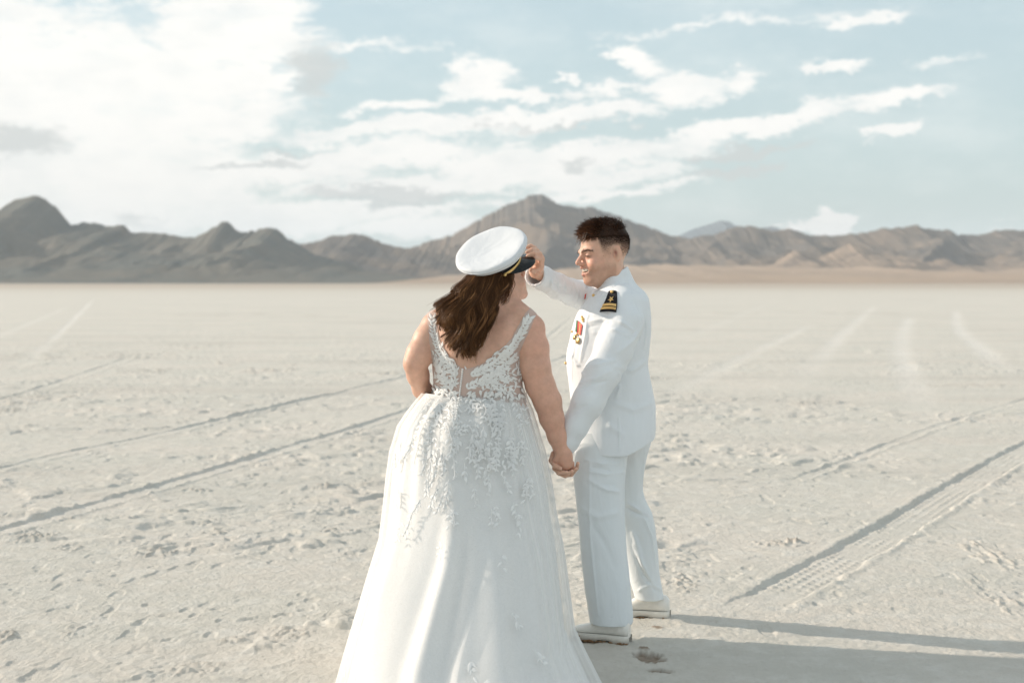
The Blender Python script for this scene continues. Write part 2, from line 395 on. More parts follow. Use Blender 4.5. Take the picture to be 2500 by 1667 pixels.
    # brown damp soil where heels broke the crust
    for (cx, cy, hw, hh, dep) in ((1587, 1606, 42, 15, .020), (1572, 1585, 16, 3.5, -.007), (1612, 1639, 34, 6, .016), (1607, 1533, 14, 4, -.004), (1430, 1566, 45, 6, .006)):
        c = GP(cx, cy); e = GP(cx + hw, cy); n_ = GP(cx, cy - hh)
        u = (xn - c[0]) / abs(e[0] - c[0]); v = (yn - c[1]) / abs(n_[1] - c[1])
        q = np.hypot(u, v + .35 * u) + (fbm(xn * 30, yn * 30, 3, 71) - .5) * .5
        q += (fbm(xn * 90, yn * 60, 3, 75) - .5) * .7; f = 1 - sstep(.6, 1.05, q)
        h -= f * dep * (.6 + .4 * np.clip(v + .5, 0, 1)); br += f * (.45 + .5 * fbm(xn * 60, yn * 60, 2, 76))
    z[near] = h; tone[near] = tn; brown[near] = br
    far = sstep(60, 140, r); z *= (1 - far)
    V = np.stack([x, y, z], 1)
    o = mesh_obj('ground', V, grid_faces(len(ys), len(ts)), ground_mat(), None, True, {'tone': tone, 'brown': brown})
    tag(o, kind='structure')
    return o
def ground_mat():
    m, t, b = mat('salt_crust'); co = obj_co(t)
    n1 = t.noise(co, .7, 5, .6); n2 = t.noise(co, 7, 6, .65); n3 = t.noise(co, 55, 4, .7); n4 = t.noise(co, 330, 3, .7)
    c = t.mix(t.ramp(n1, .35, .65), (.56, .545, .49), (.605, .57, .51))
    c = t.mix(t.ramp(n2, .42, .72, 0, .6), c, (.68, .665, .615))
    c = t.mix(t.ramp(n3, .56, .74, 0, .35), c, (.42, .37, .31))
    c = t.mix(t.ramp(n4, .56, .74, 0, .42), c, (.36, .325, .27))
    mp = t.new('ShaderNodeMapping'); t.l.new(co, mp.inputs[0]); mp.inputs['Scale'].default_value = (.05, .22, 1); mp.inputs['Rotation'].default_value = (0, 0, .05)
    streak = t.noise(mp.outputs[0], 1.6, 8, .68)
    c = t.mix(t.ramp(streak, .48, .70, 0, .45), c, (.44, .415, .37))
    c = t.mix(attr(t, 'tone'), c, (.74, .72, .68))
    c = t.mix(t.math('MINIMUM', attr(t, 'brown'), .9), c, (.20, .135, .085))
    # far pan shades to tan silt
    sp = t.new('ShaderNodeSeparateXYZ'); t.l.new(co, sp.inputs[0])
    c = t.mix(t.ramp(sp.outputs[1], 90, 600, 0, .75), c, (.42, .355, .29))
    t.l.new(c, b.inputs['Base Color']); b.inputs['Roughness'].default_value = .9; b.inputs['Specular IOR Level'].default_value = .2
    h = t.math('ADD', t.math('MULTIPLY', n3, .6), t.math('MULTIPLY', n4, .35))
    bump(t, b, h, .8, .014)
    return m
build_ground()

# ------------------------------------------------------------------ hills
def hill_mat(name, c0, c1, c2, sc=.004):
    m, t, b = mat(name); co = obj_co(t)
    n = t.noise(co, sc, 8, .62); n2 = t.noise(co, sc * 6, 6, .6)
    c = t.mix(t.ramp(n, .38, .62), c0, c1); c = t.mix(t.ramp(n2, .5, .7, 0, .7), c, c2)
    t.l.new(c, b.inputs['Base Color']); b.inputs['Roughness'].default_value = 1; b.inputs['Specular IOR Level'].default_value = 0
    return m
def hill(prof, Y0, dfront, dback, material, seed, gul=.35, gs=260., power=1.25, rough=1.0):
    pr = np.array(prof, float); px = pr[:, 0]
    n = 620; m = 110
    xs = (np.linspace(px[0], px[-1], n) - 1250) / FPX * Y0
    H = np.interp((xs / Y0) * FPX + 1250, px, (HZ - pr[:, 1]) / FPX * Y0)
    H = H + (fbm(xs / 60, xs * 0 + seed, 4, seed) - .5) * 16 * (Y0 / 6000) * rough * np.clip(H / 60, 0, 1)
    H = H - np.abs(fbm(xs / 26, xs * 0 + seed + 7, 3, seed + 4) - .5) * 22 * (Y0 / 6000) * rough * np.clip(H / 120, 0, 1) + 3 * (Y0 / 6000) * rough
    ends = np.clip(np.minimum(np.arange(n), n - 1 - np.arange(n)) / 12, 0, 1); H = H * ends
    v = np.concatenate([-np.linspace(1, 0, m)[:-1], np.linspace(0, 1, m // 3)])
    yy = np.where(v < 0, Y0 + v * dfront, Y0 + v * dback)
    X, Yg = np.meshgrid(xs, yy); Vg = np.abs(np.broadcast_to(v[:, None], X.shape)); Hg = np.broadcast_to(H[None], X.shape)
    sx = X + (fbm(X / gs * .6, Yg / gs * .6, 3, seed + 5) - .5) * gs * .9
    rid = 1 - np.abs(2 * fbm(sx / gs, Yg / gs * .38, 4, seed + 9) - 1) * 1.6
    shape = (1 - Vg) ** power
    Z = Hg * (shape - gul * (1 - np.clip(rid, 0, 1)) * np.sin(np.pi * np.clip(Vg * 1.05, 0, 1)) ** .8 * (.4 + .6 * shape) ) + Hg * .10 * (fbm(X / 70, Yg / 70, 3, seed + 2) - .5) * np.sin(np.pi * Vg)
    Z = np.maximum(Z, -6) ; Z[0] = -8; Z[-1] = -8
    V = np.stack([X.ravel(), Yg.ravel(), Z.ravel()], 1)
    o = mesh_obj('hills', V, grid_faces(len(yy), n), material); tag(o, kind='structure')
    return o
HM = hill_mat('dark_rock_hillside', (.185, .175, .152), (.155, .162, .150), (.235, .205, .17), .003)
HM2 = hill_mat('brown_rock_hillside', (.20, .165, .135), (.145, .135, .125), (.29, .235, .185), .002)
HM3 = hill_mat('tan_sand_slope', (.42, .33, .255), (.37, .295, .235), (.47, .38, .305), .002)
HM5 = hill_mat('rock_and_sand_patches', (.17, .145, .125), (.30, .24, .19), (.44, .345, .27), .005)
HM4 = hill_mat('far_rock_haze_tinted', (.13, .17, .20), (.16, .19, .21), (.2, .22, .22), .001)  # bluish base colour paints in the haze of distance
L1 = [(-420, 600), (-300, 560), (-200, 540), (-120, 548), (-60, 530), (0, 511), (19, 501), (42, 485), (58, 480), (96, 480), (117, 487), (140, 506), (164, 534), (178, 546), (192, 547), (206, 541), (243, 543), (262, 553), (299, 549), (309, 552), (318, 566), (388, 568), (421, 572), (449, 579), (491, 574), (514, 562), (533, 550), (545, 541), (557, 541), (566, 548), (575, 560), (594, 565), (629, 562), (636, 555), (673, 556), (687, 566), (706, 583), (723, 594), (772, 623), (842, 642), (889, 656), (959, 672), (1075, 686), (1150, 692)]
hill(L1, 5200, 1500, 1500, HM, 5, .30, 300)
L2 = [(560, 640), (640, 620), (723, 596), (758, 595), (786, 586), (818, 573), (837, 575), (870, 571), (903, 578), (935, 594), (963, 602), (1001, 606), (1080, 622), (1180, 650), (1300, 688)]
hill(L2, 7200, 1900, 1800, HM2, 15, .30, 350)
L3 = [(900, 676), (960, 625), (1001, 604), (1020, 599), (1043, 588), (1071, 586), (1100, 574), (1140, 555), (1180, 530), (1228, 505), (1270, 487), (1291, 478), (1323, 476), (1345, 487), (1371, 502), (1400, 506), (1442, 507), (1484, 518), (1540, 539), (1587, 555), (1624, 571), (1662, 577), (1720, 588), (1800, 610), (1900, 640), (2000, 688)]
hill(L3, 8200, 2400, 2200, HM2, 25, .36, 420)
L4 = [(1560, 660), (1640, 600), (1699, 578), (1730, 576), (1760, 567), (1797, 555), (1832, 550), (1849, 557), (1868, 561), (1896, 564), (1924, 560), (1947, 567), (1980, 576), (2027, 575), (2078, 572), (2120, 567), (2172, 556), (2223, 550), (2256, 557), (2289, 562), (2312, 561), (2335, 572), (2382, 574), (2429, 563), (2500, 560), (2600, 566), (2720, 548), (2850, 570), (3000, 600), (3200, 680)]
hill(L4, 7600, 2100, 2000, HM2, 35, .42, 330)
L5 = [(1560, 640), (1630, 590), (1666, 571), (1690, 560), (1727, 549), (1760, 538), (1779, 541), (1793, 550), (1830, 562), (1868, 555), (1886, 553), (1910, 564), (1990, 590), (2080, 660)]
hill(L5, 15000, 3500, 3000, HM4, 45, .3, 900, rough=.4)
# low dark knolls and the pale fans in front of the right range
L6 = [(1000, 690), (1080, 674), (1300, 662), (1500, 650), (1640, 646), (1800, 650), (1880, 652), (2000, 656), (2110, 652), (2200, 660), (2330, 664), (2420, 662), (2500, 656), (2700, 658), (3000, 690)]
hill(L6, 5600, 2200, 1500, HM3, 55, .08, 420, power=.9)
L7 = [(1800, 690), (1850, 660), (1890, 640), (1915, 622), (1940, 606), (1965, 620), (1990, 634), (2020, 622), (2050, 604), (2078, 592), (2100, 602), (2150, 622), (2230, 628), (2260, 640), (2300, 632), (2340, 648), (2420, 654), (2500, 650), (2600, 640), (2800, 690)]
hill(L7, 6300, 1100, 900, HM5, 65, .28, 260, power=.95)
# ------------------------------------------------------------------ signed-distance modelling
class Grid:
    def __init__(s, lo, hi, h):
        s.h = h; s.lo = np.array(lo, float); n = np.ceil((np.array(hi) - s.lo) / h).astype(int) + 1
        s.ax = [(s.lo[i] + np.arange(n[i]) * h).astype(np.float32) for i in range(3)]
        s.F = np.full(tuple(n), .2, np.float32)
    def box(s, lo, hi, pad=.03):
        sl = []
        for i in range(3):
            a = int(max(0, math.floor((lo[i] - pad - s.lo[i]) / s.h))); b = int(min(len(s.ax[i]), math.ceil((hi[i] + pad - s.lo[i]) / s.h) + 1))
            sl.append(slice(a, max(a, b)))
        return tuple(sl), s.ax[0][sl[0]][:, None, None], s.ax[1][sl[1]][None, :, None], s.ax[2][sl[2]][None, None, :]
    def op(s, sl, d, k, mode='add'):
        if 0 in s.F[sl].shape: return
        a = s.F[sl]
        if mode == 'add':
            h = np.maximum(k - np.abs(a - d), 0) / k; s.F[sl] = np.minimum(a, d) - h * h * k * .25
        else:
            d = -d; h = np.maximum(k - np.abs(a - d), 0) / k; s.F[sl] = np.maximum(a, d) + h * h * k * .25
    def cone(s, a, b, ra, rb, k=.01, mode='add', flat=None):
        a = np.asarray(a, float); b = np.asarray(b, float); r = max(ra, rb) * (max(1, flat[1]) if flat else 1)
        sl, X, Y, Z = s.box(np.minimum(a, b) - r, np.maximum(a, b) + r, k + .012)
        ab = b - a; l2 = max(ab @ ab, 1e-9)
        px, py, pz = X - a[0], Y - a[1], Z - a[2]
        t = np.clip((px * ab[0] + py * ab[1] + pz * ab[2]) / l2, 0, 1)
        qx, qy, qz = px - t * ab[0], py - t * ab[1], pz - t * ab[2]
        rr = ra + (rb - ra) * t
        if flat:   # flat=(direction, factor): radius along direction scaled by factor
            n, f = flat; n = np.asarray(n, float) / np.linalg.norm(n)
            dn = qx * n[0] + qy * n[1] + qz * n[2]; q = 1 / f - 1
            qx, qy, qz = qx + dn * n[0] * q, qy + dn * n[1] * q, qz + dn * n[2] * q
        d = np.sqrt(qx * qx + qy * qy + qz * qz) - rr
        s.op(sl, d.astype(np.float32), k, mode)
    def chain(s, pts, rs, k=.01, flat=None):
        for i in range(len(pts) - 1): s.cone(pts[i], pts[i + 1], rs[i], rs[i + 1], k, 'add', flat)
    def ell(s, c, rad, Rm=None, k=.01, mode='add'):
        c = np.asarray(c, float); rad = np.asarray(rad, float); Rm = np.eye(3) if Rm is None else Rm
        ext = np.abs(Rm) @ rad
        sl, X, Y, Z = s.box(c - ext, c + ext, k + .012)
        x, y, z = X - c[0], Y - c[1], Z - c[2]
        k0 = 0; k1 = 0
        for i in range(3):
            q = (x * Rm[0, i] + y * Rm[1, i] + z * Rm[2, i]) / rad[i]; k0 = k0 + q * q; k1 = k1 + (q / rad[i]) ** 2
        k0 = np.sqrt(k0); d = k0 * (k0 - 1) / np.maximum(np.sqrt(k1), 1e-6)
        s.op(sl, d.astype(np.float32), k, mode)
    def loft(s, secs, k=.01, e=2.0, rot=0, mode='add'):
        """secs: (z, cx, cy, a, b) stacked along z"""
        A = np.array(sorted(secs)); zlo, zhi = A[0, 0], A[-1, 0]
        R_ = max(A[:, 3].max(), A[:, 4].max()) * 1.05
        sl, X, Y, Z = s.box((A[:, 1].min() - R_, A[:, 2].min() - R_, zlo), (A[:, 1].max() + R_, A[:, 2].max() + R_, zhi), .03)
        zz = Z[0, 0, :]
        if len(zz) == 0: return
        zc = np.clip(zz, zlo, zhi)
        def ip(j):   # smooth interpolation
            n = len(A); fine = np.interp(zc, A[:, 0], A[:, j]); w = (zhi - zlo) / n * .35
            return (fine * 2 + np.interp(np.clip(zc - w, zlo, zhi), A[:, 0], A[:, j]) + np.interp(np.clip(zc + w, zlo, zhi), A[:, 0], A[:, j])) / 4
        cx, cy, a, b = ip(1), ip(2), ip(3), ip(4)
        c_, s_ = math.cos(rot), math.sin(rot)
        dx = X - cx; dy = Y - cy
        u = (dx * c_ + dy * s_) / a; v = (-dx * s_ + dy * c_) / b
        g = (np.abs(u) ** e + np.abs(v) ** e) ** (1 / e)
        d = (g - 1) * np.minimum(a, b)
        dz = np.maximum(zlo - zz, zz - zhi)
        d = np.maximum(d, dz)
        s.op(sl, d.astype(np.float32), k, mode)
    def cut(s, fn, lo, hi, k=.004):
        """keep only where fn<0"""
        sl, X, Y, Z = s.box(lo, hi, 0)
        d = fn(X, Y, Z).astype(np.float32); a = s.F[sl]; h = np.maximum(k - np.abs(a - d), 0) / k
        s.F[sl] = np.maximum(a, d) + h * h * k * .25
    def mesh(s, smooth=2):
        F = s.F; I = F < 0
        nx, ny, nz = F.shape
        cnt = np.zeros((nx - 1, ny - 1, nz - 1), np.int8)
        for i in (0, 1):
            for j in (0, 1):
                for k in (0, 1): cnt += I[i:nx - 1 + i, j:ny - 1 + j, k:nz - 1 + k]
        act = (cnt > 0) & (cnt < 8); ci, cj, ck = np.nonzero(act); del cnt
        N = len(ci); idx = np.full(act.shape, -1, np.int32); idx[ci, cj, ck] = np.arange(N)
        acc = np.zeros((N, 3)); w = np.zeros(N)
        cor = [(i, j, k) for i in (0, 1) for j in (0, 1) for k in (0, 1)]
        val = {c: F[ci + c[0], cj + c[1], ck + c[2]] for c in cor}
        for c in cor:
            for ax in range(3):
                if c[ax] == 0:
                    d = list(c); d[ax] = 1; d = tuple(d); va, vb = val[c], val[d]
                    m = (va < 0) != (vb < 0); tt = np.where(m, va / np.where(m, va - vb, 1), 0)
                    for q in range(3): acc[:, q] += np.where(m, c[q] + (tt if q == ax else 0), 0)
                    w += m
        V = (np.stack([ci, cj, ck], 1) + acc / w[:, None]) * s.h + s.lo
        Q = []
        for ax in range(3):
            A = I; sh = [slice(None)] * 3; sh2 = [slice(None)] * 3; sh[ax] = slice(0, -1); sh2[ax] = slice(1, None)
            ch = A[tuple(sh)] != A[tuple(sh2)]
            i, j, k = np.nonzero(ch); e = [i, j, k]; o1, o2 = [q for q in range(3) if q != ax]
            ok = (e[o1] > 0) & (e[o2] > 0) & (e[o1] < F.shape[o1] - 1) & (e[o2] < F.shape[o2] - 1)
            e = [q[ok] for q in e]; ins = A[tuple(e)]
            def cell(a, b):
                q = [x.copy() for x in e]; q[o1] -= a; q[o2] -= b; return idx[tuple(q)]
            quad = np.stack([cell(1, 1), cell(0, 1), cell(0, 0), cell(1, 0)], 1)
            flip = ins if ax != 1 else ~ins
            quad[~flip] = quad[~flip][:, ::-1]
            Q.append(quad)
        Q = np.concatenate(Q)
        for _ in range(smooth):
            sm = np.zeros_like(V); c = np.zeros(N)
            for a, b in ((0, 1), (1, 2), (2, 3), (3, 0)):
                for q in range(3):
                    sm[:, q] += np.bincount(Q[:, a], V[Q[:, b], q], N) + np.bincount(Q[:, b], V[Q[:, a], q], N)
                c += np.bincount(Q[:, a], minlength=N) + np.bincount(Q[:, b], minlength=N)
            V = V * .4 + .6 * sm / np.maximum(c, 1)[:, None]
        return V, Q
def normals(V, Q):
    n = np.cross(V[Q[:, 2]] - V[Q[:, 0]], V[Q[:, 3]] - V[Q[:, 1]])
    N = np.stack([sum(np.bincount(Q[:, a], n[:, q], len(V)) for a in range(4)) for q in range(3)], 1)
    return N / np.maximum(np.linalg.norm(N, axis=1), 1e-12)[:, None]
def seg_dist(V, pts):
    best = np.full(len(V), 9.)
    par = np.zeros(len(V)); L = len(pts) - 1
    for i, (a, b) in enumerate(zip(pts[:-1], pts[1:])):
        ab = b - a; t = np.clip((V - a) @ ab / (ab @ ab), 0, 1); d = np.linalg.norm(V - a - t[:, None] * ab, axis=1)
        m = d < best; best[m] = d[m]; par[m] = (i + t[m]) / L
    return best, par
def folds(V, N, lst, bvh=None):
    """lst: (polyline of world pts, width, amplitude)"""
    D = np.zeros(len(V))
    for pts, w, amp in lst:
        pts = [np.asarray(p, float) for p in pts]
        d, p = seg_dist(V, pts)
        D += amp * np.exp(-(d / w) ** 2) * np.sin(np.pi * np.clip(p * .86 + .07, 0, 1)) ** .5
    return V + N * D[:, None]
def bvh_of(V, Q): return BVHTree.FromPolygons([tuple(v) for v in V], [tuple(int(i) for i in q) for q in Q])
CO = np.array((0, 0, CAMH))
def hit_px(bvh, px, py, default=None):
    p = W(px, py, 5.0); d = Vector(p - CO).normalized()
    loc, n, i, dist = bvh.ray_cast(Vector(CO), d)
    if loc is None: return (None, None)
    if n.dot(d) > 0: n = -n
    return np.array(loc), np.array(n)
def basis(f, u):
    f = np.array(f, float); f /= np.linalg.norm(f); u = np.array(u, float); u -= f * (u @ f); u /= np.linalg.norm(u)
    r = np.cross(f, u); return np.stack([r, f, u], 1)     # columns right, forward, up

def strands(mb, P, rad, sides=3, tint=None):
    """P: S,N,3 ; rad: S,N"""
    Sn, n, _ = P.shape
    T = np.gradient(P, axis=1); T /= np.linalg.norm(T, axis=2)[..., None] + 1e-12
    ref = np.array((.3, -.8, .5)); A = np.cross(T, ref); A /= np.linalg.norm(A, axis=2)[..., None] + 1e-12; B = np.cross(T, A)
    ang = np.arange(sides) * 2 * np.pi / sides
    V = P[:, :, None, :] + rad[:, :, None, None] * (np.cos(ang)[None, None, :, None] * A[:, :, None, :] + np.sin(ang)[None, None, :, None] * B[:, :, None, :])
    f = grid_faces(n, sides, True)
    Q = (f[None] + (np.arange(Sn) * n * sides)[:, None, None]).reshape(-1, 4)
    tt = np.repeat(tint if tint is not None else np.full(Sn, .5), n * sides)
    mb.add(V.reshape(-1, 3), Q, a=tt)
def resample(pts, n):
    pts = np.asarray(pts, float); m = len(pts); d = np.r_[0, np.cumsum(np.linalg.norm(np.diff(pts, axis=0), axis=1))]; d /= d[-1]
    t = np.linspace(0, 1, n)
    # Catmull-like smoothing through dense linear + box blur
    F = np.stack([np.interp(np.linspace(0, 1, 200), d, pts[:, k]) for k in range(3)], 1)
    ker = 31; Fp = np.pad(F, ((ker // 2, ker // 2), (0, 0)), 'edge'); F2 = np.stack([np.convolve(Fp[:, k], np.ones(ker) / ker, 'valid') for k in range(3)], 1)
    F2[0] = F[0]; F2[-1] = F[-1]
    return np.stack([np.interp(t, np.linspace(0, 1, 200), F2[:, k]) for k in range(3)], 1)
def head(g, O, B, sc=1.0, male=True):
    P = lambda x, y, z: O + B @ (np.array((x, y, z)) * sc)
    Rr = lambda *r: np.array(r) * sc
    g.ell(P(0, -.012, .036), Rr(.077, .098, .086), B, .01)
    g.ell(P(0, .028, -.018), Rr(.064, .064, .088), B, .02)
    j = 1.0 if male else .9
    for s in (-1, 1):
        g.cone(P(s * .056 * j, .002, -.052), P(s * .022, .070, -.089), .019 * sc, .018 * sc, .03)
        g.cone(P(s * .057, -.01, -.02), P(s * .056 * j, .002, -.055), .018 * sc, .018 * sc, .02)
        g.ell(P(s * .040, .066, -.030), Rr(.024, .022, .022), B, .018)      # cheeks raised in a smile
        g.cone(P(s * .016, .091, .024), P(s * .048, .070, .024), .009 * sc, .008 * sc, .014)  # brow
        g.ell(P(s * .031, .094, .006), Rr(.015, .012, .009), B, .012, 'sub')
        g.ell(P(s * .031, .077, .006), Rr(.014, .013, .012), B, .004)
        g.ell(P(s * .011, .100, -.024), Rr(.0085, .010, .007), B, .006)
        # ear
        e = basis(B @ np.array((s * .92, .38, 0)), B @ np.array((0, -.12, 1)))
        g.ell(P(s * .081, -.022, -.002), Rr(.0180, .0055, .031), e, .004)
        g.ell(P(s * .088, -.018, .001), Rr(.0110, .006, .021), e, .003, 'sub')
        g.ell(P(s * .082, -.017, -.004), Rr(.007, .005, .012), e, .003)
        g.ell(P(s * .082, -.010, -.008), Rr(.004, .005, .007), e, .003)
    g.cone(P(0, .088, .016), P(0, .114, -.013), .0075 * sc, .0092 * sc, .010)
    g.ell(P(0, .113, -.018), Rr(.010, .011, .0085), B, .007)
    g.ell(P(0, .083, -.058), Rr(.034, .018, .022), B, .014)
    g.ell(P(0, .080, -.093), Rr(.021, .018, .016), B, .018)
    if male:
        g.cone(P(-.031, .076, -.0370), P(0, .1035, -.0385), .0045, .0050, .005); g.cone(P(.031, .076, -.0370), P(0, .1035, -.0385), .0045, .0050, .005)
        g.cone(P(-.024, .084, -.046), P(0, .100, -.0665), .0048, .0058, .005); g.cone(P(.024, .084, -.046), P(0, .100, -.0665), .0048, .0058, .005)
        g.ell(P(0, .098, -.0505), Rr(.034, .025, .0078), B, .004, 'sub')
    else:
        g.cone(P(-.02, .089, -.055), P(.02, .089, -.055), .006, .006, .006); g.ell(P(0, .1, -.054), Rr(.012, .007, .005), B, .006); g.ell(P(0, .097, -.066), Rr(.014, .008, .006), B, .006)
def local(V, O, B, sc=1.0): return ((V - O) @ B) / sc

# ================================================================== BRIDE
BY = 5.72
bride = empty('person', (W(1150, 900, BY)[0], BY, 0), 'long-haired woman in a white lace wedding gown, seen from behind, one hand on hip', 'person')
bO = W(1221, 687, 5.725); bB = basis((.78, .45, .42), (-.30, -.29, .87))
def capcut(g):
    n = np.array((-.28, -.55, .787)); n /= np.linalg.norm(n); c = W(1201, 611, 5.655) - n * .034
    g.cut(lambda X, Y, Z: (X - c[0]) * n[0] + (Y - c[1]) * n[1] + (Z - c[2]) * n[2], c - .25, c + .25, .03)
def bride_body():
    lo = (W(975, 700, 5.5)[0], 5.40, .05); hi = (W(1425, 700, 5.9)[0], 6.05, 1.66)
    g = Grid(lo, hi, .0032)
    head(g, bO, bB, .98, False)
    z_ = lambda py: W(1165, py, BY)[2]
    xs = lambda px: W(px, 850, BY)[0]
    def sec(py, l, r, b, dy=0): return (z_(py), (xs(l) + xs(r)) / 2, BY + dy, (xs(r) - xs(l)) / 2, b)
    g.loft([sec(745, 1130, 1245, .055), sec(760, 1085, 1275, .085), sec(775, 1066, 1290, .105), sec(800, 1056, 1288, .125), sec(830, 1052, 1281, .14), sec(861, 1055, 1270, .15), sec(895, 1057, 1269, .155), sec(930, 1060, 1272, .155), sec(966, 1058, 1280, .16), sec(1010, 1040, 1290, .175), sec(1080, 1010, 1300, .19), sec(1140, 1010, 1300, .19), sec(1200, 1030, 1290, .16)], .03, 2.25, .16)
    # shoulder blades, spine hollow
    g.cone(W(1110, 800, 5.63), W(1125, 850, 5.60), .035, .03, .05); g.cone(W(1235, 805, 5.64), W(1225, 850, 5.62), .035, .03, .05)
    for l in (-.1, .1): g.chain([(xs(1165) + l, BY, z_(1150)), (xs(1165) + l * .9, BY, .45), (xs(1165) + l * .9, BY, .09)], [.10, .07, .05], .03)
    # neck and trapezius
    g.chain([bO + bB @ np.array((0, -.02, -.03)), W(1205, 735, 5.71), W(1185, 765, 5.70)], [.055, .056, .07], .03)
    g.chain([W(1200, 745, 5.70), W(1265, 772, 5.70), W(1300, 800, 5.71)], [.05, .045, .05], .04)
    g.chain([W(1170, 745, 5.69), W(1100, 765, 5.70), W(1062, 795, 5.71)], [.05, .045, .05], .04)
    # right arm (to the man's hand)
    g.chain([W(1291, 806, 5.71), W(1300, 850, 5.70), W(1306, 895, 5.69), W(1320, 942, 5.69), W(1337, 980, 5.69), W(1347, 1020, 5.70), W(1360, 1065, 5.71), W(1368, 1092, 5.715)],
            [.058, .064, .060, .056, .054, .0475, .036, .030], .02)
    # hand, clasping
    g.chain([W(1368, 1092, 5.715), W(1377, 1112, 5.715), W(1381, 1130, 5.72)], [.029, .033, .032], .012, (( .25, 1, .1), .62))
    for i, (a, b, c, d) in enumerate((((1362, 1138), (1361, 1150), (1366, 1151), 5.735), ((1373, 1142), (1373, 1154), (1376, 1154), 5.735), ((1385, 1141), (1387, 1152), (1388, 1150), 5.735), ((1395, 1135), (1399, 1145), (1398, 1143), 5.735))):
        g.chain([W(*a, d - .012), W(*b, d + .006), W(*c, d + .035), W(c[0], c[1] - 14, d + .045)], [.0098, .0092, .0088, .008], .004)
    g.chain([W(1366, 1105, 5.70), W(1357, 1122, 5.715), W(1362, 1138, 5.735)], [.013, .0105, .009], .008)
    # left arm, hand on hip in front
    g.chain([W(1062, 798, 5.71), W(1045, 830, 5.69), W(1024, 866, 5.665), W(1013, 888, 5.66)], [.055, .057, .052, .043], .02)
    g.chain([W(1013, 888, 5.66), W(1020, 915, 5.70), W(1030, 950, 5.75), W(1048, 985, 5.82)], [.043, .042, .036, .027], .02)
    g.chain([W(1048, 985, 5.82), W(1062, 1005, 5.84)], [.028, .028], .01, ((0, 0, 1), .8))
    for i in range(4): g.chain([W(1062, 998 + i * 8, 5.845), W(1078, 1002 + i * 8, 5.86), W(1090, 1006 + i * 8, 5.85)], [.010, .009, .008], .004)
    g.chain([W(1052, 1010, 5.80), W(1062, 1028, 5.79)], [.012, .009], .006)
    capcut(g)
    V, Q = g.mesh(2)
    n = fbm(V[:, 0] * 9, V[:, 2] * 9, 3, 5)[:, None]
    base = np.array((.66, .42, .31)); red = np.array((.62, .32, .235))
    col = base * (1 - n * .5) + red * n * .5
    lx = W(1310, 800, BY)[0]
    sun_ = (sstep(W(1270, 0, BY)[0], lx, V[:, 0]) * .3)[:, None]; col = col * (1 - sun_) + red * sun_      # flushed upper arm
    L = local(V, bO, bB, .98)
    lips = (np.exp(-((L[:, 0] / .018) ** 2 + ((L[:, 2] + .06) / .009) ** 2)) * (L[:, 1] > .085))[:, None]
    col = col * (1 - lips) + np.array((.45, .14, .12)) * lips
    o = mesh_obj('body', V, Q, M['skin'], bride, True, {'skin': col})
    return V, Q
bV, bQ = bride_body()
bN = normals(bV, bQ)
bbvh = bvh_of(bV, bQ)

NECK = np.array([(1050, 752), (1066, 766), (1068, 790), (1075, 828), (1097, 868), (1124, 895), (1138, 900), (1157, 894), (1191, 881), (1219, 858), (1246, 826), (1264, 794), (1281, 764), (1300, 745)], float)
def px_of(V):
    rel = V - CO; yc = rel[:, 1] * CP - rel[:, 2] * SP; zc = rel[:, 1] * SP + rel[:, 2] * CP
    return 1250 + FPX * rel[:, 0] / yc, 833.5 - FPX * zc / yc
def bodice():
    px, py = px_of(bV)
    L = local(bV, bO, bB)
    nl = np.interp(px, NECK[:, 0], NECK[:, 1])
    OUTL = np.interp(py, [750, 780, 826, 884, 920, 943, 970], [1040, 1043, 1047, 1053, 1056, 1058, 1050])
    OUTR = np.interp(py, [750, 776, 803, 833, 861, 895, 930, 970], [1318, 1306, 1296, 1282, 1270, 1271, 1278, 1288])
    zw = W(1165, 985, BY)[2]; back = bV[:, 1] < BY + .02
    onback = back & (py > nl) & (px > OUTL) & (px < OUTR) & (py < 985)
    # the straps and the front of the bodice
    strap = (~back) & (bV[:, 2] < W(0, 800, BY)[2]) & (bV[:, 2] > zw) & (px > 1052) & (px < 1282)
    keep = onback | strap
    fm = keep[bQ].all(1); F = bQ[fm]; used = np.unique(F); mp = np.full(len(bV), -1); mp[used] = np.arange(len(used))
    V = bV[used] + bN[used] * .003
    o = mesh_obj('bodice', V, mp[F], M['sheer'], bride)
    return o
bod = bodice()

def leaf_shape(cx, cz, ang, L, wd, bend=0):
    """grid of points (rows along leaf, 3 across) in the x/z plane + raise"""
    n = 7; t = np.linspace(0, 1, n); w = wd * np.sin(np.pi * np.clip(t, 0.02, .98) ** .75) ** .9; w[0] = w[-1] = wd * .05
    along = t * L; side = bend * L * (t - t * t)
    pts = []; rz = []
    for q, r in ((-1, .0), (-.45, .8), (0, .45), (.45, .8), (1, .0)):
        pts.append(np.stack([along, side + q * w / 2], 1)); rz.append(np.full(n, r))
    A = np.stack(pts, 1); r = np.stack(rz, 1)       # n,5,2
    c, s = math.cos(ang), math.sin(ang)
    X = cx + A[..., 0] * c - A[..., 1] * s; Z = cz + A[..., 0] * s + A[..., 1] * c
    return X, Z, r
def project(bvh, X, Z, front=False, y0=4.0, off=.003, lift=None, ymax=None):
    sh = X.shape; V = np.zeros(sh + (3,)); ok = True
    o, d = ((y0, 1) if not front else (8.0, -1))
    for i in np.ndindex(sh):
        loc, n, _, _ = bvh.ray_cast(Vector((X[i], o, Z[i])), Vector((0, d, 0)))
        if loc is None: return None
        if n.y * d > 0: n = -n
        if abs(n.y) < .18: return None
        V[i] = np.array(loc) + np.array(n) * (off + (lift[i] if lift is not None else 0))
    if np.ptp(V[..., 1]) > .06: return None
    return V
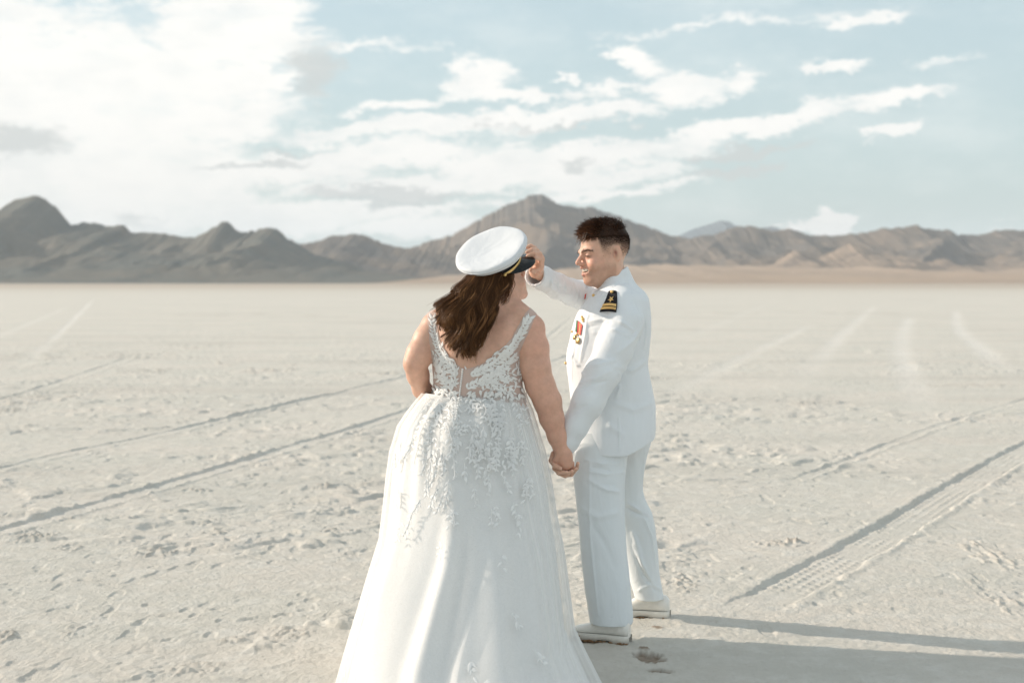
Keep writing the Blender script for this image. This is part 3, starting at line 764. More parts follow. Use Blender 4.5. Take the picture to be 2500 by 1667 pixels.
def add_leaf(mb, bvh, cx, cz, ang, L, wd, front=False, off=.003, rise=.003, bend=0, tint=.5):
    off += rnd.uniform(0, .0012)
    X, Z, r = leaf_shape(cx, cz, ang, L, wd, bend)
    V = project(bvh, X, Z, front, off=off, lift=r * rise)
    if V is None: return False
    mb.add(V.reshape(-1, 3), grid_faces(X.shape[0], X.shape[1]), a=tint); return True
def add_stem(mb, bvh, pts, w=.0022, front=False, off=.003):
    pts = np.array(pts); n = len(pts)
    dirs = np.gradient(pts, axis=0); dirs /= np.linalg.norm(dirs, axis=1)[:, None] + 1e-9
    nr = np.stack([-dirs[:, 1], dirs[:, 0]], 1)
    X = np.stack([pts[:, 0] + nr[:, 0] * q * w for q in (-1, 0, 1)], 1); Z = np.stack([pts[:, 1] + nr[:, 1] * q * w for q in (-1, 0, 1)], 1)
    r = np.broadcast_to(np.array([0, .003, 0])[None], X.shape)
    V = project(bvh, X, Z, front, off=off, lift=r)
    if V is None: return
    mb.add(V.reshape(-1, 3), grid_faces(n, 3))
rnd = random.Random(3)
def vine(mb, bvh, start, ang, length, wob, leafL, front=False, off=.003, step=.018, both=True, okfn=None, curl=0):
    x, z = start; pts = [(x, z)]; s = 0; side = 1; a = ang
    while s < length:
        a += rnd.uniform(-wob, wob) + curl * .01; x += math.cos(a) * .009; z += math.sin(a) * .009; s += .009
        if okfn and not okfn(x, z): break
        pts.append((x, z))
        if len(pts) % max(1, int(step / .009)) == 0:
            for sd in ((1, -1) if both and rnd.random() < .55 else (side,)):
                l = leafL * rnd.uniform(.55, 1.2)
                if okfn and not okfn(x + math.cos(a + sd * .8) * l * .8, z + math.sin(a + sd * .8) * l * .8): continue
                add_leaf(mb, bvh, x, z, a + sd * rnd.uniform(.3, 1.15), l, l * rnd.uniform(.30, .46), front, off, .0014 if off > .003 else .0010, sd * .15, rnd.random())
            side = -side
    if len(pts) > 3: add_stem(mb, bvh, pts[::1], .0016, front, off)
def xz(px, py, Y=5.60):
    p = W(px, py, Y); return (p[0], p[2])
def bodice_lace():
    mb = MB()
    def ok(x, z):
        # inside the bodice outline on her back
        p = np.array([[x, 5.58, z]]); px, py = px_of(p); px = px[0]; py = py[0]
        l = np.interp(py, [750, 780, 826, 884, 920, 943, 970], [1043, 1045, 1050, 1056, 1058, 1060, 1055]) - 3
        r = np.interp(py, [750, 776, 803, 833, 861, 895, 930, 970], [1312, 1302, 1292, 1280, 1268, 1270, 1276, 1284]) + 2
        return l < px < r and py > np.interp(px, NECK[:, 0], NECK[:, 1]) - 4 and py < 972
    # vines following the two straps and the neckline
    def follow(pl, leafL):
        P = np.array([xz(*p) for p in pl]); d = np.r_[0, np.cumsum(np.hypot(*np.diff(P, axis=0).T))]
        q = np.arange(0, d[-1], .013); X = np.interp(q, d, P[:, 0]); Z = np.interp(q, d, P[:, 1])
        for i in range(len(q) - 1):
            a = math.atan2(Z[i + 1] - Z[i], X[i + 1] - X[i])
            for sd in (1, -1):
                l = leafL * rnd.uniform(.75, 1.15)
                add_leaf(mb, bbvh, X[i], Z[i], a + sd * rnd.uniform(.4, .85), l, l * rnd.uniform(.36, .5), False, .0038, .002, sd * .15, rnd.random())
        add_stem(mb, bbvh, list(zip(X, Z)), .002, off=.006)
    follow([(1150, 915), (1200, 893), (1238, 862), (1262, 830), (1285, 790), (1297, 768)], .030)
    follow([(1118, 915), (1090, 885), (1068, 850), (1058, 810), (1054, 770)], .026)
    follow([(1140, 945), (1180, 925), (1225, 900), (1262, 868)], .028)
    follow([(1105, 950), (1080, 920), (1065, 885)], .026)
    for i in range(62):
        px = rnd.uniform(1062, 1272) if i < 34 else rnd.uniform(1085, 1215); py = rnd.uniform(862, 962)
        x, z = xz(px, py)
        if ok(x, z): vine(mb, bbvh, (x, z), rnd.uniform(-.5, 1.4) if px > 1138 else rnd.uniform(1.7, 3.6), .06, .12, .024, False, .004, .018, True, ok)
    for i in range(70):
        px = rnd.uniform(1052, 1276); x, z = xz(px, rnd.uniform(948, 974))
        add_leaf(mb, bbvh, x, z, rnd.uniform(-2.6, -.5), .026, .011, False, .008, .004, .1, rnd.random())
    for i in range(22):
        x, z = xz(rnd.uniform(1075, 1265), rnd.uniform(860, 955)); vine(mb, bbvh, (x, z), rnd.uniform(0, 3.1), .08, .1, .026, True, .005, .022)
    mb.build('lace_applique', M['lace'], bod)
    # covered buttons down the back
    for i in range(13):
        p, n = hit_px(bbvh, 1130 - i * .6, 902 + i * 5.2)
        if p is None: continue
        mb = MB(); ball(mb, p + n * .006, .0042); mb.build('button', M['lace'], bod)
def ball(mb, c, r, nu=10, nv=7, sc=(1, 1, 1)):
    u = np.linspace(0, 2 * np.pi, nu, endpoint=False); v = np.linspace(.02, np.pi - .02, nv)
    U, Vv = np.meshgrid(u, v); P = np.stack([np.sin(Vv) * np.cos(U) * sc[0], np.sin(Vv) * np.sin(U) * sc[1], np.cos(Vv) * sc[2]], -1) * r + np.asarray(c)
    mb.add(P.reshape(-1, 3), grid_faces(nv, nu, True))
bodice_lace()

# skirt -------------------------------------------------------------
SKL = np.array([(1040, 950), (1018, 978), (997, 1005), (976, 1037), (958, 1101), (950, 1169), (946, 1224), (938, 1307), (915, 1384), (892, 1467), (869, 1544), (834, 1667), (800, 1760)], float)
SKR = np.array([(1279, 950), (1286, 978), (1296, 1000), (1308, 1041), (1326, 1101), (1340, 1169), (1351, 1247), (1367, 1329), (1377, 1407), (1385, 1476), (1391, 1531), (1417, 1590), (1452, 1663), (1500, 1760)], float)
def skirt_surface(extra=0.0, seed=0, nr=330, nc=900, famp=1.0):
    t = np.linspace(0, 1, nr); z0 = W(1165, 958, BY)[2]; z = z0 * (1 - t) + .006 * t
    Yc = BY - .60 * t ** 2.2
    b = .155 + .16 * (1 - np.exp(-t * 9)) + .44 * t ** 1.5
    # row silhouettes
    cx = np.zeros(nr); a = np.zeros(nr)
    for i in range(nr):
        _, py = px_of(np.array([[0., Yc[i], z[i]]])); py = py[0]
        l = np.interp(py, SKL[:, 1], SKL[:, 0]); r = np.interp(py, SKR[:, 1], SKR[:, 0])
        xl = W(l, py, Yc[i])[0]; xr = W(r, py, Yc[i])[0]; cx[i] = (xl + xr) / 2; a[i] = (xr - xl) / 2
    ph = np.linspace(0, 2 * np.pi, nc, endpoint=False)
    T = t[:, None]; PH = ph[None, :]
    rel = np.zeros((nr, nc))
    u = PH / (2 * np.pi)
    # gathered folds: fine near the waist, merging into broad ones below
    phw = PH + .10 * np.sin(3 * PH + 1.7) + .22 * (T ** 1.2) * np.sin(2 * PH + .6 + seed)
    def rdg(x, p=1.0): return .5 + .5 * np.cos(2 * x)
    n1 = vn(np.broadcast_to(phw * 22 / 6.2832 + 50, rel.shape), np.broadcast_to(T * 2.2, rel.shape), 7 + seed)
    rel += (rdg(phw * 11 + 1.1 * np.sin(phw * 2)) - .45) * (.015 * np.exp(-T * 2.6) + .006) * sstep(0, .05, T)
    rel += (n1 - .5) * .022 * sstep(0, .12, T) * np.exp(-T * 1.2)
    n2 = vn(np.broadcast_to(phw * 11 / 6.2832 + 20, rel.shape), np.broadcast_to(T * 1.6 + 3, rel.shape), 17 + seed)
    n3 = vn(np.broadcast_to(phw * 30 / 6.2832 + 20, rel.shape), np.broadcast_to(T * 3 + 3, rel.shape), 19 + seed)
    rel += (n2 - .5) * .075 * sstep(.1, .9, T) * famp
    rel += (n3 - .5) * .022 * sstep(.05, .6, T) * famp
    # two long standing folds on her left, train side
    def fold(c0, c1, w0, w1, amp, t0, t1):
        c = c0 + (c1 - c0) * sstep(t0, 1.1, T); w = w0 + (w1 - w0) * T
        d = (PH - c)
        return amp * np.exp(-(d / w) ** 2) * sstep(t0, t1, T)
    base = 1.5 * np.pi       # toward the camera
    rel += fold(base - .14, base - .40, .09, .10, .045, .28, .75) * famp
    rel += fold(base - .26, base - .58, .10, .10, -.012, .25, .7) * famp
    rel += fold(base + .22, base + .40, .10, .16, .040, .3, .9) * famp
    rel += fold(base + .70, base + .80, .10, .12, .030, .2, .8) * famp
    rel += fold(base - .85, base - .95, .09, .13, .030, .15, .7) * famp
    rel += fold(base + .02, base - .14, .05, .09, -.030, .3, .8) * famp
    fade = 1 - .75 * np.abs(np.cos(PH)) ** 4 * 1.0
    rel *= fade
    A = a[:, None] + extra * (.8 + 1.6 * T); Bd = b[:, None] + extra * (.8 + 1.6 * T)
    X = cx[:, None] + np.cos(PH) * (A + rel); Yv = Yc[:, None] + np.sin(PH) * (Bd + rel)
    Z = np.broadcast_to(z[:, None], X.shape).copy()
    Z += extra * .0
    return X, Yv, Z
X, Yv, Z = skirt_surface(-.010)
sV = np.stack([X.ravel(), Yv.ravel(), Z.ravel()], 1); sQ = grid_faces(X.shape[0], X.shape[1], True)[:, ::-1]
skirt = mesh_obj('skirt', sV, sQ, M['satin'], bride)
sbvh = bvh_of(sV[::1], sQ)
X2, Y2, Z2 = skirt_surface(.009, 0, 220, 620, .93)
tV = np.stack([X2.ravel(), Y2.ravel(), Z2.ravel()], 1); tQ = grid_faces(X2.shape[0], X2.shape[1], True)[:, ::-1]
mesh_obj('tulle_overlay', tV, tQ, M['tulle'], skirt)
def skirt_lace():
    tb = bvh_of(tV, tQ); mb = MB()
    for i in range(90):                      # dense cascade under the waist, thinning downwards
        px = rnd.uniform(1020, 1295); py = 958 + 150 * rnd.random() ** 1.7
        x, z = xz(px, py, 5.5); vine(mb, tb, (x, z), -math.pi / 2 + rnd.uniform(-.45, .45) + (px - 1150) * .0012, .07, rnd.uniform(.04, .16), .020, False, .0008, .022)
    for i in range(34):
        px = rnd.uniform(965, 1320); py = rnd.uniform(1040, 1260)
        x, z = xz(px, py, 5.45); vine(mb, tb, (x, z), -math.pi / 2 + rnd.uniform(-.5, .5), .07, rnd.uniform(.05, .22), .021, False, .0008, .026)
    for (px, py, ln, a) in ((1095, 1010, .42, -.05), (1120, 1030, .55, .03), (1135, 1130, .36, .02), (1060, 1100, .34, -.1), (1040, 1170, .2, 0), (1185, 1140, .40, .12), (1200, 1230, .3, .1), (1190, 1000, .3, .03), (1225, 1010, .22, .05), (1080, 1290, .2, -.1), (1110, 1230, .35, -.1),
                            (955, 1120, .25, -.05), (960, 1200, .15, 0), (1255, 1100, .25, .1), (1160, 1500, .14, .2), (1190, 1530, .12, .6), (1300, 1500, .3, .35), (1350, 1560, .2, .5), (900, 1470, .18, -.3), (880, 1540, .15, -.2), (930, 1640, .14, .3), (915, 1655, .1, -1), (1250, 1430, .2, .4), (1225, 1320, .22, .25)):
        x, z = xz(px, py, 5.35); vine(mb, tb, (x, z), -math.pi / 2 + a, .05, ln, .022, False, .0008, .024)
    for i in range(16):
        x, z = xz(rnd.uniform(1050, 1270), rnd.uniform(965, 1080)); vine(mb, tb, (x, z), -math.pi / 2, .08, .2, .026, True, .002, .03)
    mb.build('lace_applique', M['fine_lace'], skirt)
skirt_lace()
def waist_buttons():
    tb = bvh_of(tV, tQ)
    for i in range(9):
        p, n = hit_px(tb, 1122 - i * 1.2, 972 + i * 6.5)
        if p is None: continue
        mb = MB(); ball(mb, p + n * .003, .0042); mb.build('button', M['lace'], skirt)
waist_buttons()

# hair ---------------------------------------------------------------
def bride_hair():
    G = [[(1148, 676), (1118, 702), (1086, 728), (1066, 741), (1054, 748)],
         [(1152, 676), (1122, 706), (1092, 738), (1072, 757), (1058, 772)],
         [(1158, 676), (1126, 714), (1102, 752), (1090, 782), (1072, 806)],
         [(1165, 675), (1131, 724), (1108, 772), (1100, 808), (1082, 828)],
         [(1172, 674), (1139, 732), (1118, 784), (1112, 826), (1100, 848)],
         [(1180, 673), (1148, 740), (1128, 796), (1124, 842), (1118, 866)],
         [(1190, 671), (1160, 742), (1144, 802), (1140, 850), (1136, 876)],
         [(1200, 662), (1176, 738), (1162, 798), (1152, 846), (1150, 880)],
         [(1212, 660), (1190, 730), (1180, 786), (1168, 832), (1156, 868)],
         [(1226, 660), (1208, 716), (1198, 762), (1186, 806), (1166, 846)],
         [(1240, 660), (1226, 700), (1208, 738), (1202, 770), (1186, 806)],
         [(1250, 660), (1240, 688), (1220, 714), (1206, 740), (1200, 775)]]
    yr = [5.60, 5.60, 5.59, 5.59, 5.59, 5.59, 5.60, 5.61, 5.63, 5.65, 5.67, 5.68]
    ym = [[5.58, 5.575, 5.575, 5.58], [5.565, 5.56, 5.565, 5.58], [5.555, 5.545, 5.55, 5.565], [5.55, 5.54, 5.54, 5.56], [5.55, 5.535, 5.53, 5.545]] + [[5.55, 5.53, 5.52, 5.535]] * 4 + [[5.575, 5.55, 5.53, 5.54], [5.60, 5.575, 5.555, 5.55], [5.63, 5.60, 5.575, 5.565]]
    N = 40
    guides = np.array([resample([W(p[0], p[1], y) for p, y in zip(g, [yr[i]] + ym[i])], N) for i, g in enumerate(G)])
    gi = np.arange(len(G))
    def at(u):
        i = np.clip(np.floor(u).astype(int), 0, len(G) - 2); f = (u - i)[:, None, None]
        return guides[i] * (1 - f) + guides[i + 1] * f
    mb = MB(); r = np.random.default_rng(5); t = np.linspace(0, 1, N)
    # locks
    nl = 250; u = r.uniform(0, len(G) - 1, nl); base = at(u)
    depth = r.uniform(-.016, .030, nl)
    ph = u * .9 + r.uniform(-.7, .7, nl); fr = 2.1 + .25 * np.sin(u * 2.1) + r.uniform(-.2, .2, nl); amp = r.uniform(.009, .019, nl)
    wv = np.sin(t[None] * fr[:, None] * 6.28 + ph[:, None]) * amp[:, None] * sstep(0.05, .4, t)[None]
    wy = np.cos(t[None] * fr[:, None] * 6.28 * 1.1 + ph[:, None]) * amp[:, None] * .8 * sstep(.05, .4, t)[None]
    base[..., 0] += wv; base[..., 1] += depth[:, None] + wy; base[..., 2] += wv * .25
    cut = r.uniform(.80, 1.0, nl)
    allP = []; allR = []; tints = []
    ns = 28
    for i in range(nl):
        q = t * cut[i]; C_ = np.stack([np.interp(q, t, base[i, :, k]) for k in range(3)], 1)
        wid = r.uniform(.004, .010) * (1 - .5 * t ** 2) * (1 + .25 * np.sin(t * 9 + i))
        th = r.uniform(0, 6.28, ns); rr = np.sqrt(r.uniform(0, 1, ns)); tw = r.uniform(-1.5, 1.5)
        an = th[:, None] + tw * t[None]
        P = C_[None] + np.stack([np.cos(an) * rr[:, None] * wid, np.sin(an) * rr[:, None] * wid * .6, np.cos(an) * rr[:, None] * wid * .35], -1)
        P += (r.normal(0, .0022, (ns, 1, 3)) * t[None, :, None] ** 2)
        allP.append(P); allR.append(np.broadcast_to(.00085 * (1 - .6 * t ** 3)[None], (ns, N)) * r.uniform(.7, 1.2, (ns, 1)))
        lt = .06 + .8 * r.beta(1.6, 2.4); tints.append(np.clip(lt + r.normal(0, .18, ns), 0, 1))
    ni = 2600; u = r.uniform(0, len(G) - 1, ni); P = at(u); phs = u * .9; frs = 2.1 + .25 * np.sin(u * 2.1)
    am = (np.sin(t[None] * frs[:, None] * 6.28 + phs[:, None]) * .013 * sstep(.05, .4, t)[None])
    P = P + am[..., None] * np.array((1, .3, .25)) + r.normal(0, .0035, (ni, 1, 3)) + np.stack([r.normal(0, .004, ni), r.uniform(-.022, .015, ni), r.normal(0, .004, ni)], 1)[:, None, :]
    ct = r.uniform(.7, 1.0, ni); P = np.stack([np.stack([np.interp(t * c_, t, p[:, k]) for k in range(3)], 1) for p, c_ in zip(P, ct)])
    allP.append(P); allR.append(np.broadcast_to((.0007 * (1 - .7 * t ** 2))[None], (ni, N))); tints.append(np.clip(.12 + .62 * vn(u * 2.6, u * 0 + 2, 8) + r.normal(0, .13, ni), 0, 1))
    # loose flyaways
    nf = 170; u = r.uniform(0, len(G) - 1, nf); P = at(u); a_ = r.normal(0, .012, (nf, 1, 3)) ; P = P + a_ * (t[None, :, None] ** 1.3) + (np.sin(t[None] * r.uniform(5, 10, (nf, 1)) + r.uniform(0, 6, (nf, 1))) * .004)[..., None] * np.array((1, .4, .3))
    allP.append(P); allR.append(np.full((nf, N), .00042)); tints.append(r.uniform(.4, 1, nf))
    # windblown wisps in front of the ear and cheek
    for k in range(46):
        o0 = W(1243 + r.uniform(-8, 10), 664, 5.66 + r.uniform(-.02, .03)); e = W(1232 + r.uniform(-10, 12), 722 + r.uniform(-16, 18), 5.645)
        mid = (o0 + e) / 2 + np.array((.014 + r.normal(0, .006), -.016, 0)); Pk = resample([o0, mid, e, e + np.array((-.012 + r.normal(0, .01), -.004, -.012))], N)
        allP.append(Pk[None]); allR.append(np.full((1, N), .0007)); tints.append(r.uniform(.3, .8, 1))
    strands(mb, np.concatenate(allP), np.concatenate(allR), 3, np.concatenate(tints))
    # solid underlayer so that no scalp or back shows through
    g = Grid(guides.reshape(-1, 3).min(0) - .05, guides.reshape(-1, 3).max(0) + .06, .004)
    for i in range(1, len(G)):
        q = guides[i][::5]; m_ = (guides[i] * .5 + guides[i - 1] * .5)[::5]
        for qq in (q, m_): g.chain(qq + np.array((0, .012, 0)), list(np.linspace(.016, .006, len(qq))), .012)
    # hair over the skull beneath the cap
    g.ell(bO + bB @ np.array((0, -.020, .030)), (.084, .100, .088), bB, .02)
    g.cut(lambda X, Y, Z: ((X - bO[0]) * bB[0, 1] + (Y - bO[1]) * bB[1, 1] + (Z - bO[2]) * bB[2, 1]) - (.022 + ((X - bO[0]) * bB[0, 2] + (Y - bO[1]) * bB[1, 2] + (Z - bO[2]) * bB[2, 2]) * .35) , g.lo, g.lo + 2)
    capcut(g)
    V, Q = g.mesh(2); px, py = px_of(V)
    tn = fbm(px / 9 + py / 26, py / 60 - px / 30, 3, 4) * .3
    mb.add(V, Q, a=tn)
    # fine strands over the side of the skull, ear to cap
    sb = bvh_of(V, Q); P = []
    for k in range(900):
        L0 = np.array((r.uniform(-1, 1), r.uniform(-1.2, .28), 1.0)); d = bB @ (L0 / np.linalg.norm(L0))
        st = bO + bB @ np.array((math.copysign(.082, L0[0]) * min(1, abs(L0[0]) * 1.4), r.uniform(-.09, .018), .055))
        pth = [st]; dirv = np.array((-.35, -.25, -1.0)) + r.normal(0, .10, 3)
        for s_ in range(7):
            nx = pth[-1] + dirv / np.linalg.norm(dirv) * .014
            loc, nn, _, _ = sb.find_nearest(Vector(nx)); nx = np.array(loc) + np.array(nn) * .0015; pth.append(nx); dirv = dirv + np.array((-.1, -.02, 0))
        P.append(resample(pth, 14))
    strands(mb, np.array(P), np.full((len(P), 14), .0008), 3, np.clip(r.normal(.35, .2, len(P)), 0, 1))
    mb.build('hair', M['hair_b'], bride)
bride_hair()

# ================================================================== CAP
def build_cap():
    n = np.array((-.28, -.55, .787)); n /= np.linalg.norm(n)
    al = R(-6); mj = np.array((.94, 0, .34)); mj -= n * (mj @ n); mj /= np.linalg.norm(mj); w = np.cross(n, mj)
    if w[1] > 0: w = -w
    f = math.cos(al) * mj + math.sin(al) * w; B = basis(f, n); r_, f_, u_ = B[:, 0], B[:, 1], B[:, 2]
    ctr = W(1201, 611, 5.655)          # centre of the crown top
    O = ctr - u_ * .078                # centre of the band's lower edge
    cap = empty('officer_cap', tuple(O), 'white peaked cap with black band and gold strap, tilted on the woman in the gown', 'cap')
    P = lambda x, y, z: O[None] + np.stack([x, y, z], -1).reshape(-1, 3) @ B.T * .965
    nph = 96; ph = np.linspace(0, 2 * np.pi, nph, endpoint=False); cx, sy = np.cos(ph), np.sin(ph)
    fr = (sy + 1) / 2                  # 1 = front
    prof = [(.086, .032), (.0895, .037), (.104, .042), (.122, .048), (.137, .055), (.145, .062), (.1485, .070), (.1490, .0765), (.1475, .0825), (.1435, .0865), (.137, .0885), (.118, .0885), (.09, .0860), (.06, .0835), (.03, .0820), (.0004, .0815)]
    X, Y_, Z_ = [], [], []
    for (rr, zz) in prof:
        rx = rr; ry = rr * 1.035; k = sstep(.034, .075, zz)
        wob = 1 + .006 * np.sin(ph * 5 + 1) * k * sstep(.09, .14, rr)
        X.append(rx * cx * wob); Y_.append(ry * sy * wob - .004); Z_.append(zz + .012 * fr * k * (rr / .14) + .0012 * np.sin(7 * ph + rr * 60) * k * sstep(.09, .14, rr))
    mb = MB(); mb.add(P(np.array(X), np.array(Y_), np.array(Z_)), grid_faces(len(prof), nph, True)); 
    cr = mb.build('crown', M['cap'], cap)
    # piping round the crown edge
    mb = MB()
    q = np.linspace(0, 2 * np.pi, 9)[:-1]
    X = .1490 * cx[:, None] * (1 + .006 * np.sin(ph * 5 + 1))[:, None] + .0022 * np.cos(q)[None] * cx[:, None]; Y_ = (.1490 * 1.035 * sy * (1 + .006 * np.sin(ph * 5 + 1)) - .004)[:, None] + .0022 * np.cos(q)[None] * sy[:, None]; Z_ = (.0735 + .012 * fr * 1.05)[:, None] + .0022 * np.sin(q)[None]
    V = P(X, Y_, Z_); F = grid_faces(nph, 8, True); 
    i = np.arange(8); last = np.stack([(nph - 1) * 8 + i, (nph - 1) * 8 + (i + 1) % 8, (i + 1) % 8, i], 1); mb.add(V, np.concatenate([F, last])); mb.build('piping', M['cap'], cr)
    mb = MB(); bp = [(.080, -.012), (.0875, -.012), (.0885, .0), (.0885, .036), (.0875, .045), (.080, .045)]
    mb.add(P(np.array([a * cx for a, b in bp]), np.array([a * 1.12 * sy for a, b in bp]), np.array([b + 0 * cx + .004 * fr for a, b in bp])), grid_faces(len(bp), nph, True)); mb.build('band', M['black'], cap)
    # visor
    na = 40; ang = np.linspace(R(18), R(162), na); mb = MB(); rows = []
    for kk, s in enumerate(np.linspace(0, 1, 9)):
        ext = .058 * np.sin((ang - R(18)) / R(144) * np.pi) ** .75 * s
        rows.append(P(.0885 * np.cos(ang) * (1 + ext * 1.6), .0885 * 1.12 * np.sin(ang) + ext * 1.0, -.008 - ext * .80 + ext ** 2 * 4 + .004))
    top = np.concatenate(rows); bot = top - u_ * .003
    mb.add(top, grid_faces(9, na)); mb.add(bot, grid_faces(9, na)[:, ::-1])
    eg = np.arange(na - 1); mb.Q.append(np.stack([8 * na + eg, 8 * na + eg + 1, 9 * na + 8 * na + eg + 1, 9 * na + 8 * na + eg], 1))
    mb.build('visor', M['patent'], cap)
    # gold chin strap along the band, above the visor
    mb = MB(); an = np.linspace(R(2), R(178), 60); h = .0055
    q = [(.0900, -h), (.0925, -h), (.0925, h), (.0900, h)]
    X = np.stack([a * np.cos(an) for a, b in q], 1); Y_ = np.stack([a * 1.12 * np.sin(an) + .0015 for a, b in q], 1); Z_ = np.stack([b + .006 + .006 * np.sin(an) for a, b in q], 1)
    mb.add(P(X, Y_, Z_), grid_faces(60, 4, True)); mb.build('chin_strap', M['gold'], cap)
    for s in (-1, 1):
        mb = MB(); c = P(np.array([s * .0945]), np.array([.006]), np.array([.006]))[0]; ball(mb, c, .0078, 14, 9); ball(mb, P(np.array([s * .0940]), np.array([-.008]), np.array([.006]))[0], .005, 12, 8); mb.build('button', M['gold'], cap)
    # badge at the front of the band
    mb = MB(); c0 = np.array((0, .0885 * 1.12 + .004, .034))
    lp = lambda v: O + B @ np.array(v) * .965
    ball(mb, lp(c0), .010, 14, 9, (1, .6, 1.3)); ball(mb, lp(c0 + np.array((0, .003, .017))), .007, 12, 8)
    for s in (-1, 1):
        V = np.array([lp(c0 + np.array(v)) for v in ((s * .006, .004, .006), (s * .026, -.001, .014), (s * .030, -.003, .004), (s * .024, 0, -.006), (s * .010, .004, -.010))]); mb.add(V, None, [[0, 1, 2], [0, 2, 3], [0, 3, 4]]); mb.add(V - B[:, 1] * .003, None, [[0, 2, 1], [0, 3, 2], [0, 4, 3]])
    mb.build('badge', M['gold'], cap)
build_cap()

# ================================================================== MAN
MY = 6.0
man = empty('person', (W(1500, 900, MY)[0], MY, 0), 'smiling short-haired man in a white dress uniform reaching up to the cap', 'person')
mO = W(1474, 621, 5.985); mB = basis((-.92, -.34, -.16), (-.12, -.03, .99))
MS = 1.07
WR = [W(1372, 1092, 5.74), W(1306, 664, 5.87)]        # wrists: near arm, raised arm
def man_body():
    lo = (W(1275, 700, 5.9)[0], 5.60, .04); hi = (W(1625, 700, 6.0)[0], 6.35, 1.80)
    g = Grid(lo, hi, .0032)
    head(g, mO, mB, MS, True)
    P = lambda x, y, z: mO + mB @ (np.array((x, y, z)) * MS)
    g.chain([P(0, -.022, -.03), W(1494, 672, 6.0), W(1503, 700, 6.0), W(1505, 740, 6.0)], [.054, .053, .054, .085], .02)
    g.cone(P(0, .05, -.085), W(1478, 690, 5.99), .030, .040, .03)
    g.cone(P(-.045, -.022, -.035), W(1506, 690, 5.955), .022, .024, .03)
    g.loft([(W(0, p, MY)[2], W(c, 900, MY)[0], MY, .10, .13) for p, c in ((740, 1500), (800, 1495), (900, 1490), (1000, 1500), (1100, 1500))], .03)
    # near arm inside the sleeve, then the hand under hers
    g.chain([W(1525, 775, 5.85), W(1465, 930, 5.76), W(1385, 1080, 5.755)], [.042, .038, .030], .03)
    g.chain([W(1510, 745, 6.16), W(1425, 722, 6.20), W(1400, 715, 6.18)], [.04, .04, .04], .03)
    g.chain([W(1400, 715, 6.18), W(1312, 664, 5.88)], [.038, .028], .02)
    for y0, y1, xx in ((5.92, 5.81, (1468, 1466, 1487)), (6.11, 6.20, (1528, 1552, 1588))): g.chain([W(xx[0], 1080, y0), W(xx[1], 1290, (y0 + y1) / 2), W(xx[2], 1440, y1), W(xx[2], 1495 if y0 < 6 else 1465, y1 + .04)], [.06, .042, .030, .026], .03)
    # clasping hand: palm beyond hers, four fingers round the underside, thumb over her knuckles
    g.chain([W(1372, 1092, 5.765), W(1367, 1112, 5.775), W(1372, 1136, 5.775)], [.027, .031, .030], .01, ((0, 1, 0), .6))
    fg = [([(1356, 1128), (1354, 1143), (1366, 1153), (1384, 1153)], (5.755, 5.735, 5.712, 5.695), .0102),
          ([(1362, 1136), (1364, 1154), (1380, 1161), (1397, 1150)], (5.765, 5.745, 5.722, 5.697), .0102),
          ([(1374, 1142), (1380, 1160), (1395, 1158), (1407, 1144)], (5.77, 5.755, 5.73, 5.703), .0098),
          ([(1386, 1140), (1398, 1152), (1408, 1143), (1411, 1130)], (5.775, 5.762, 5.74, 5.715), .0088)]
    for pts, ys, r0 in fg: g.chain([W(*p, y) for p, y in zip(pts, ys)], [r0 * 1.05, r0, r0 * .95, r0 * .82], .003)
    g.chain([W(1353, 1108, 5.76), W(1347, 1124, 5.735), W(1355, 1136, 5.712), W(1368, 1143, 5.697)], [.015, .0125, .0112, .0092], .004)
    # raised hand pinching the visor
    g.chain([W(1306, 664, 5.87), W(1311, 648, 5.84), W(1314, 634, 5.815)], [.026, .031, .030], .01, ((.5, .8, 0), .65))
    fg = [([(1312, 620), (1306, 606), (1296, 600), (1287, 604)], (5.80, 5.785, 5.77, 5.765), .0092),
          ([(1317, 626), (1311, 612), (1299, 610), (1287, 616)], (5.80, 5.775, 5.755, 5.75), .0100),
          ([(1320, 634), (1318, 620), (1304, 619), (1288, 626)], (5.805, 5.772, 5.745, 5.742), .0100),
          ([(1320, 644), (1320, 632), (1308, 630), (1295, 635)], (5.81, 5.775, 5.748, 5.745), .0094)]
    for pts, ys, r0 in fg: g.chain([W(*p, y) for p, y in zip(pts, ys)], [r0 * 1.08, r0 * 1.05, r0 * .97, r0 * .82], .003)
    g.chain([W(1312, 655, 5.83), W(1303, 662, 5.80), W(1297, 659, 5.78)], [.015, .012, .0095], .004)
    V, Q = g.mesh(2)
    L = local(V, mO, mB, MS); x, y, z = L[:, 0], L[:, 1], L[:, 2]
    n = fbm(V[:, 0] * 25 + V[:, 1] * 11, V[:, 2] * 25, 3, 5)[:, None]
    base = np.array((.68, .44, .325)); red = np.array((.62, .29, .20))
    col = base * (1 - n * .3) + red * n * .3
    hd = (np.linalg.norm(L, axis=1) < .16)
    def blend(m, c):
        nonlocal col
        m = np.clip(m, 0, 1)[:, None]; col = col * (1 - m) + np.array(c) * m
    ax = np.abs(x); G2 = lambda a, b, sa, sb: np.exp(-((a / sa) ** 2 + (b / sb) ** 2))
    blend(hd * G2(ax - .040, z + .022, .028, .022) * (y > .03) * .35, (.62, .22, .16))       # cheek flush
    blend(hd * G2(x, z + .018, .02, .016) * (y > .095) * .18, (.62, .24, .17))
    # faded sides: darker towards the top, cropped behind the temple
    jl = .020 + .30 * np.clip(z - .03, 0, 1)
    side = .74 * sstep(-.034, .072, z + .20 * np.clip(-y, 0, 1) - .006 + (n[:, 0] - .5) * .012) * (y < .040 + .10 * np.clip(.07 - z, -1, .2) ) * (1 - sstep(.030, .046, y - .2 * (z - .04)))
